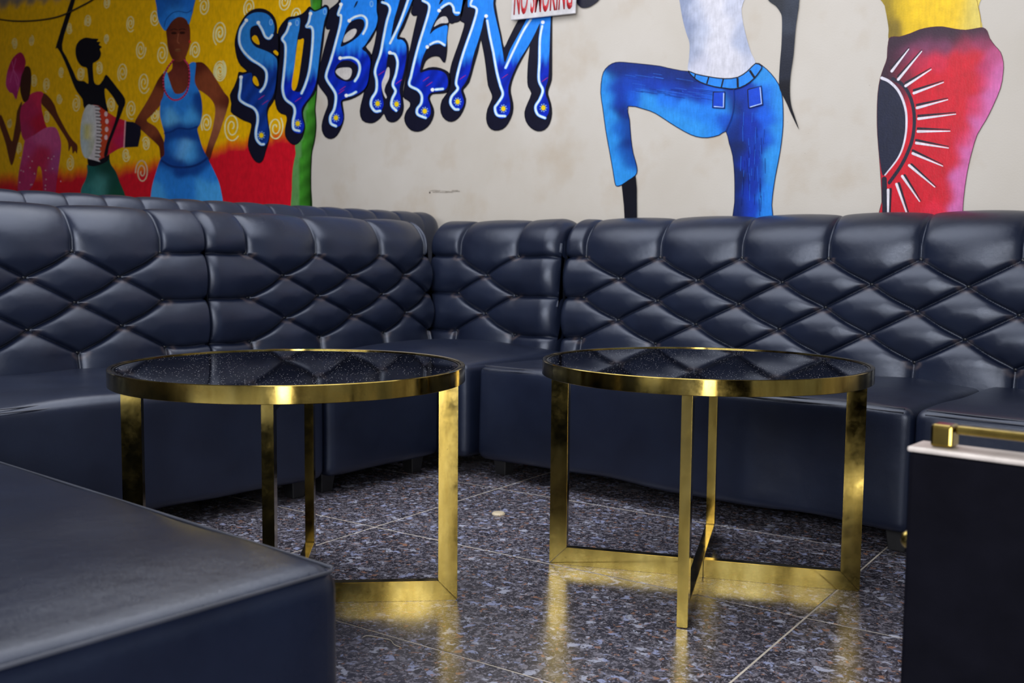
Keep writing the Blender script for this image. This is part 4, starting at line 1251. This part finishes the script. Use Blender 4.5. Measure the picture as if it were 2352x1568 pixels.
w.poly(Z5([(375, 545), (420, 560), (470, 600), (510, 660), (535, 740), (545, 830), (540, 930), (520, 1020), (490, 1090), (450, 1150), (400, 1210), (378, 1200), (362, 1080), (350, 930), (347, 800), (352, 650)]), C(26, 30, 52))
w.stroke(Z5([(378, 540), (430, 565), (490, 625), (530, 710), (548, 800), (545, 920), (520, 1030), (480, 1110), (400, 1212)]), 7, C(208, 204, 216), 3)
w.stroke(Z5([(455, 545), (520, 585), (570, 660), (598, 760), (603, 860), (590, 960), (560, 1050), (510, 1150), (430, 1265)]), 8, C(28, 28, 48))
w.stroke(Z5([(395, 1240), (398, 1400), (400, 1660)]), 12, C(30, 28, 46))
for (a, b_) in (((447, 493), (565, 340)), ((492, 550), (655, 355)), ((543, 595), (720, 480)), ((600, 645), (805, 570)), ((622, 747), (835, 690)), ((632, 822), (890, 790)), ((628, 910), (850, 908)), ((617, 990), (840, 1025)), ((593, 1062), (800, 1150)), ((568, 1145), (745, 1295)), ((520, 1220), (640, 1395)), ((480, 1275), (580, 1560)), ((422, 1315), (420, 1640))):
    up = -20 if a[1] < 1100 else -6
    rt = 0 if a[1] < 1100 else 16
    w.stroke(Z5([(a[0] + rt, a[1] + up), (b_[0] + rt * 0.6, b_[1] + up * 0.6)]), 6, C(32, 24, 40), 1.5, smooth=False)
    w.stroke(Z5([a, b_]), 6.2, C(214, 208, 218), 2.2, smooth=False)
w.build('mural_skirt_figure', 'painted figure in a yellow top and red skirt with a white-rayed half sun')

# ---- sign on the wall
p_bl, p_br = to_wall(1172.5, 46.5, 0.03), to_wall(1320.5, 30.5, 0.03)
sw = p_br[0] - p_bl[0]
tilt = math.atan2(p_br[2] - p_bl[2], sw)
sign = empty('no_smoking_sign', tuple(p_bl), 0, 'white sign reading NO SMOKING in red on the wall above the letter M', 'sign')
sign.rotation_euler = (0, -tilt, 0)
SH = 0.30
link('board', box_mesh('board', (0, 0, 0), (sw, 0.010, SH), 0.003, 2), SIGNW, sign)
fc = bpy.data.curves.new('sign_text', 'FONT')
fc.body = 'NO SMOKING'
fc.size = 1.0
fc.offset = 0.022
fo = bpy.data.objects.new('sign_text_tmp', fc)
COL.objects.link(fo)
bpy.context.view_layer.update()
dg = bpy.context.evaluated_depsgraph_get()
tme = bpy.data.meshes.new_from_object(fo.evaluated_get(dg))
bpy.data.objects.remove(fo)
co = np.array([v.co[:] for v in tme.vertices])
lo, hi = co.min(0), co.max(0)
mg = 0.018
for v in tme.vertices:
    x = (v.co.x - lo[0]) / (hi[0] - lo[0]); y = (v.co.y - lo[1]) / (hi[1] - lo[1])
    v.co = Vector((mg + x * (sw - 2 * mg), -0.0012, 0.022 + y * 0.155))
tme.name = 'lettering'
lt = link('lettering', tme, SIGNR, sign)
lt['label'] = 'red capitals NO SMOKING'
sm_ = lt.modifiers.new('bold', 'SOLIDIFY'); sm_.thickness = 0.001

# ---- scuff on the plaster
w = Coat(0.0010)
for k in range(14):
    x = 985 + rng.uniform(0, 55); y = 439 + rng.uniform(-3, 3)
    w.stroke([(x, y), (x + rng.uniform(6, 20), y + rng.uniform(-1, 1))], rng.uniform(0.8, 2.0), C(150, 142, 132), smooth=False)
w.disc((987, 442), 1.6, 2.2, C(60, 50, 45), 8)
w.build('scuff_mark', 'small grey scuff on the bare plaster')

# ---- pale thread on the floor near the bench
def to_floor(px, py, z):
    d = AF + AR * ((px - W / 2) / FPX) - AU * ((py - H / 2) / FPX)
    return CAM + d * ((z - CAM[2]) / d[2])
pts = [to_floor(750 + x / 3.92, 1300 + y / 3.92, 0.0012) for x, y in smooth_open([(325, 640), (360, 625), (430, 632), (520, 650), (575, 665), (610, 705), (665, 728)], 5)]
tag(link('thread', tube_mesh('thread', pts, 0.0010, 6), GROUT), 'short pale thread lying on the granite floor near the bench corner', 'thread')

# ---- slack cable along the top of the wall
pts = [to_wall(x / 3.266, y / 3.266, 0.012) for x, y in smooth_open([(-260, 90), (0, 145), (140, 158), (300, 150), (450, 120), (600, 50), (690, 0), (800, -80)], 6)]
tag(link('wall_cable', tube_mesh('wall_cable', pts, 0.006, 6), CABLE), 'thin dark cable sagging along the top left of the mural wall', 'cable')
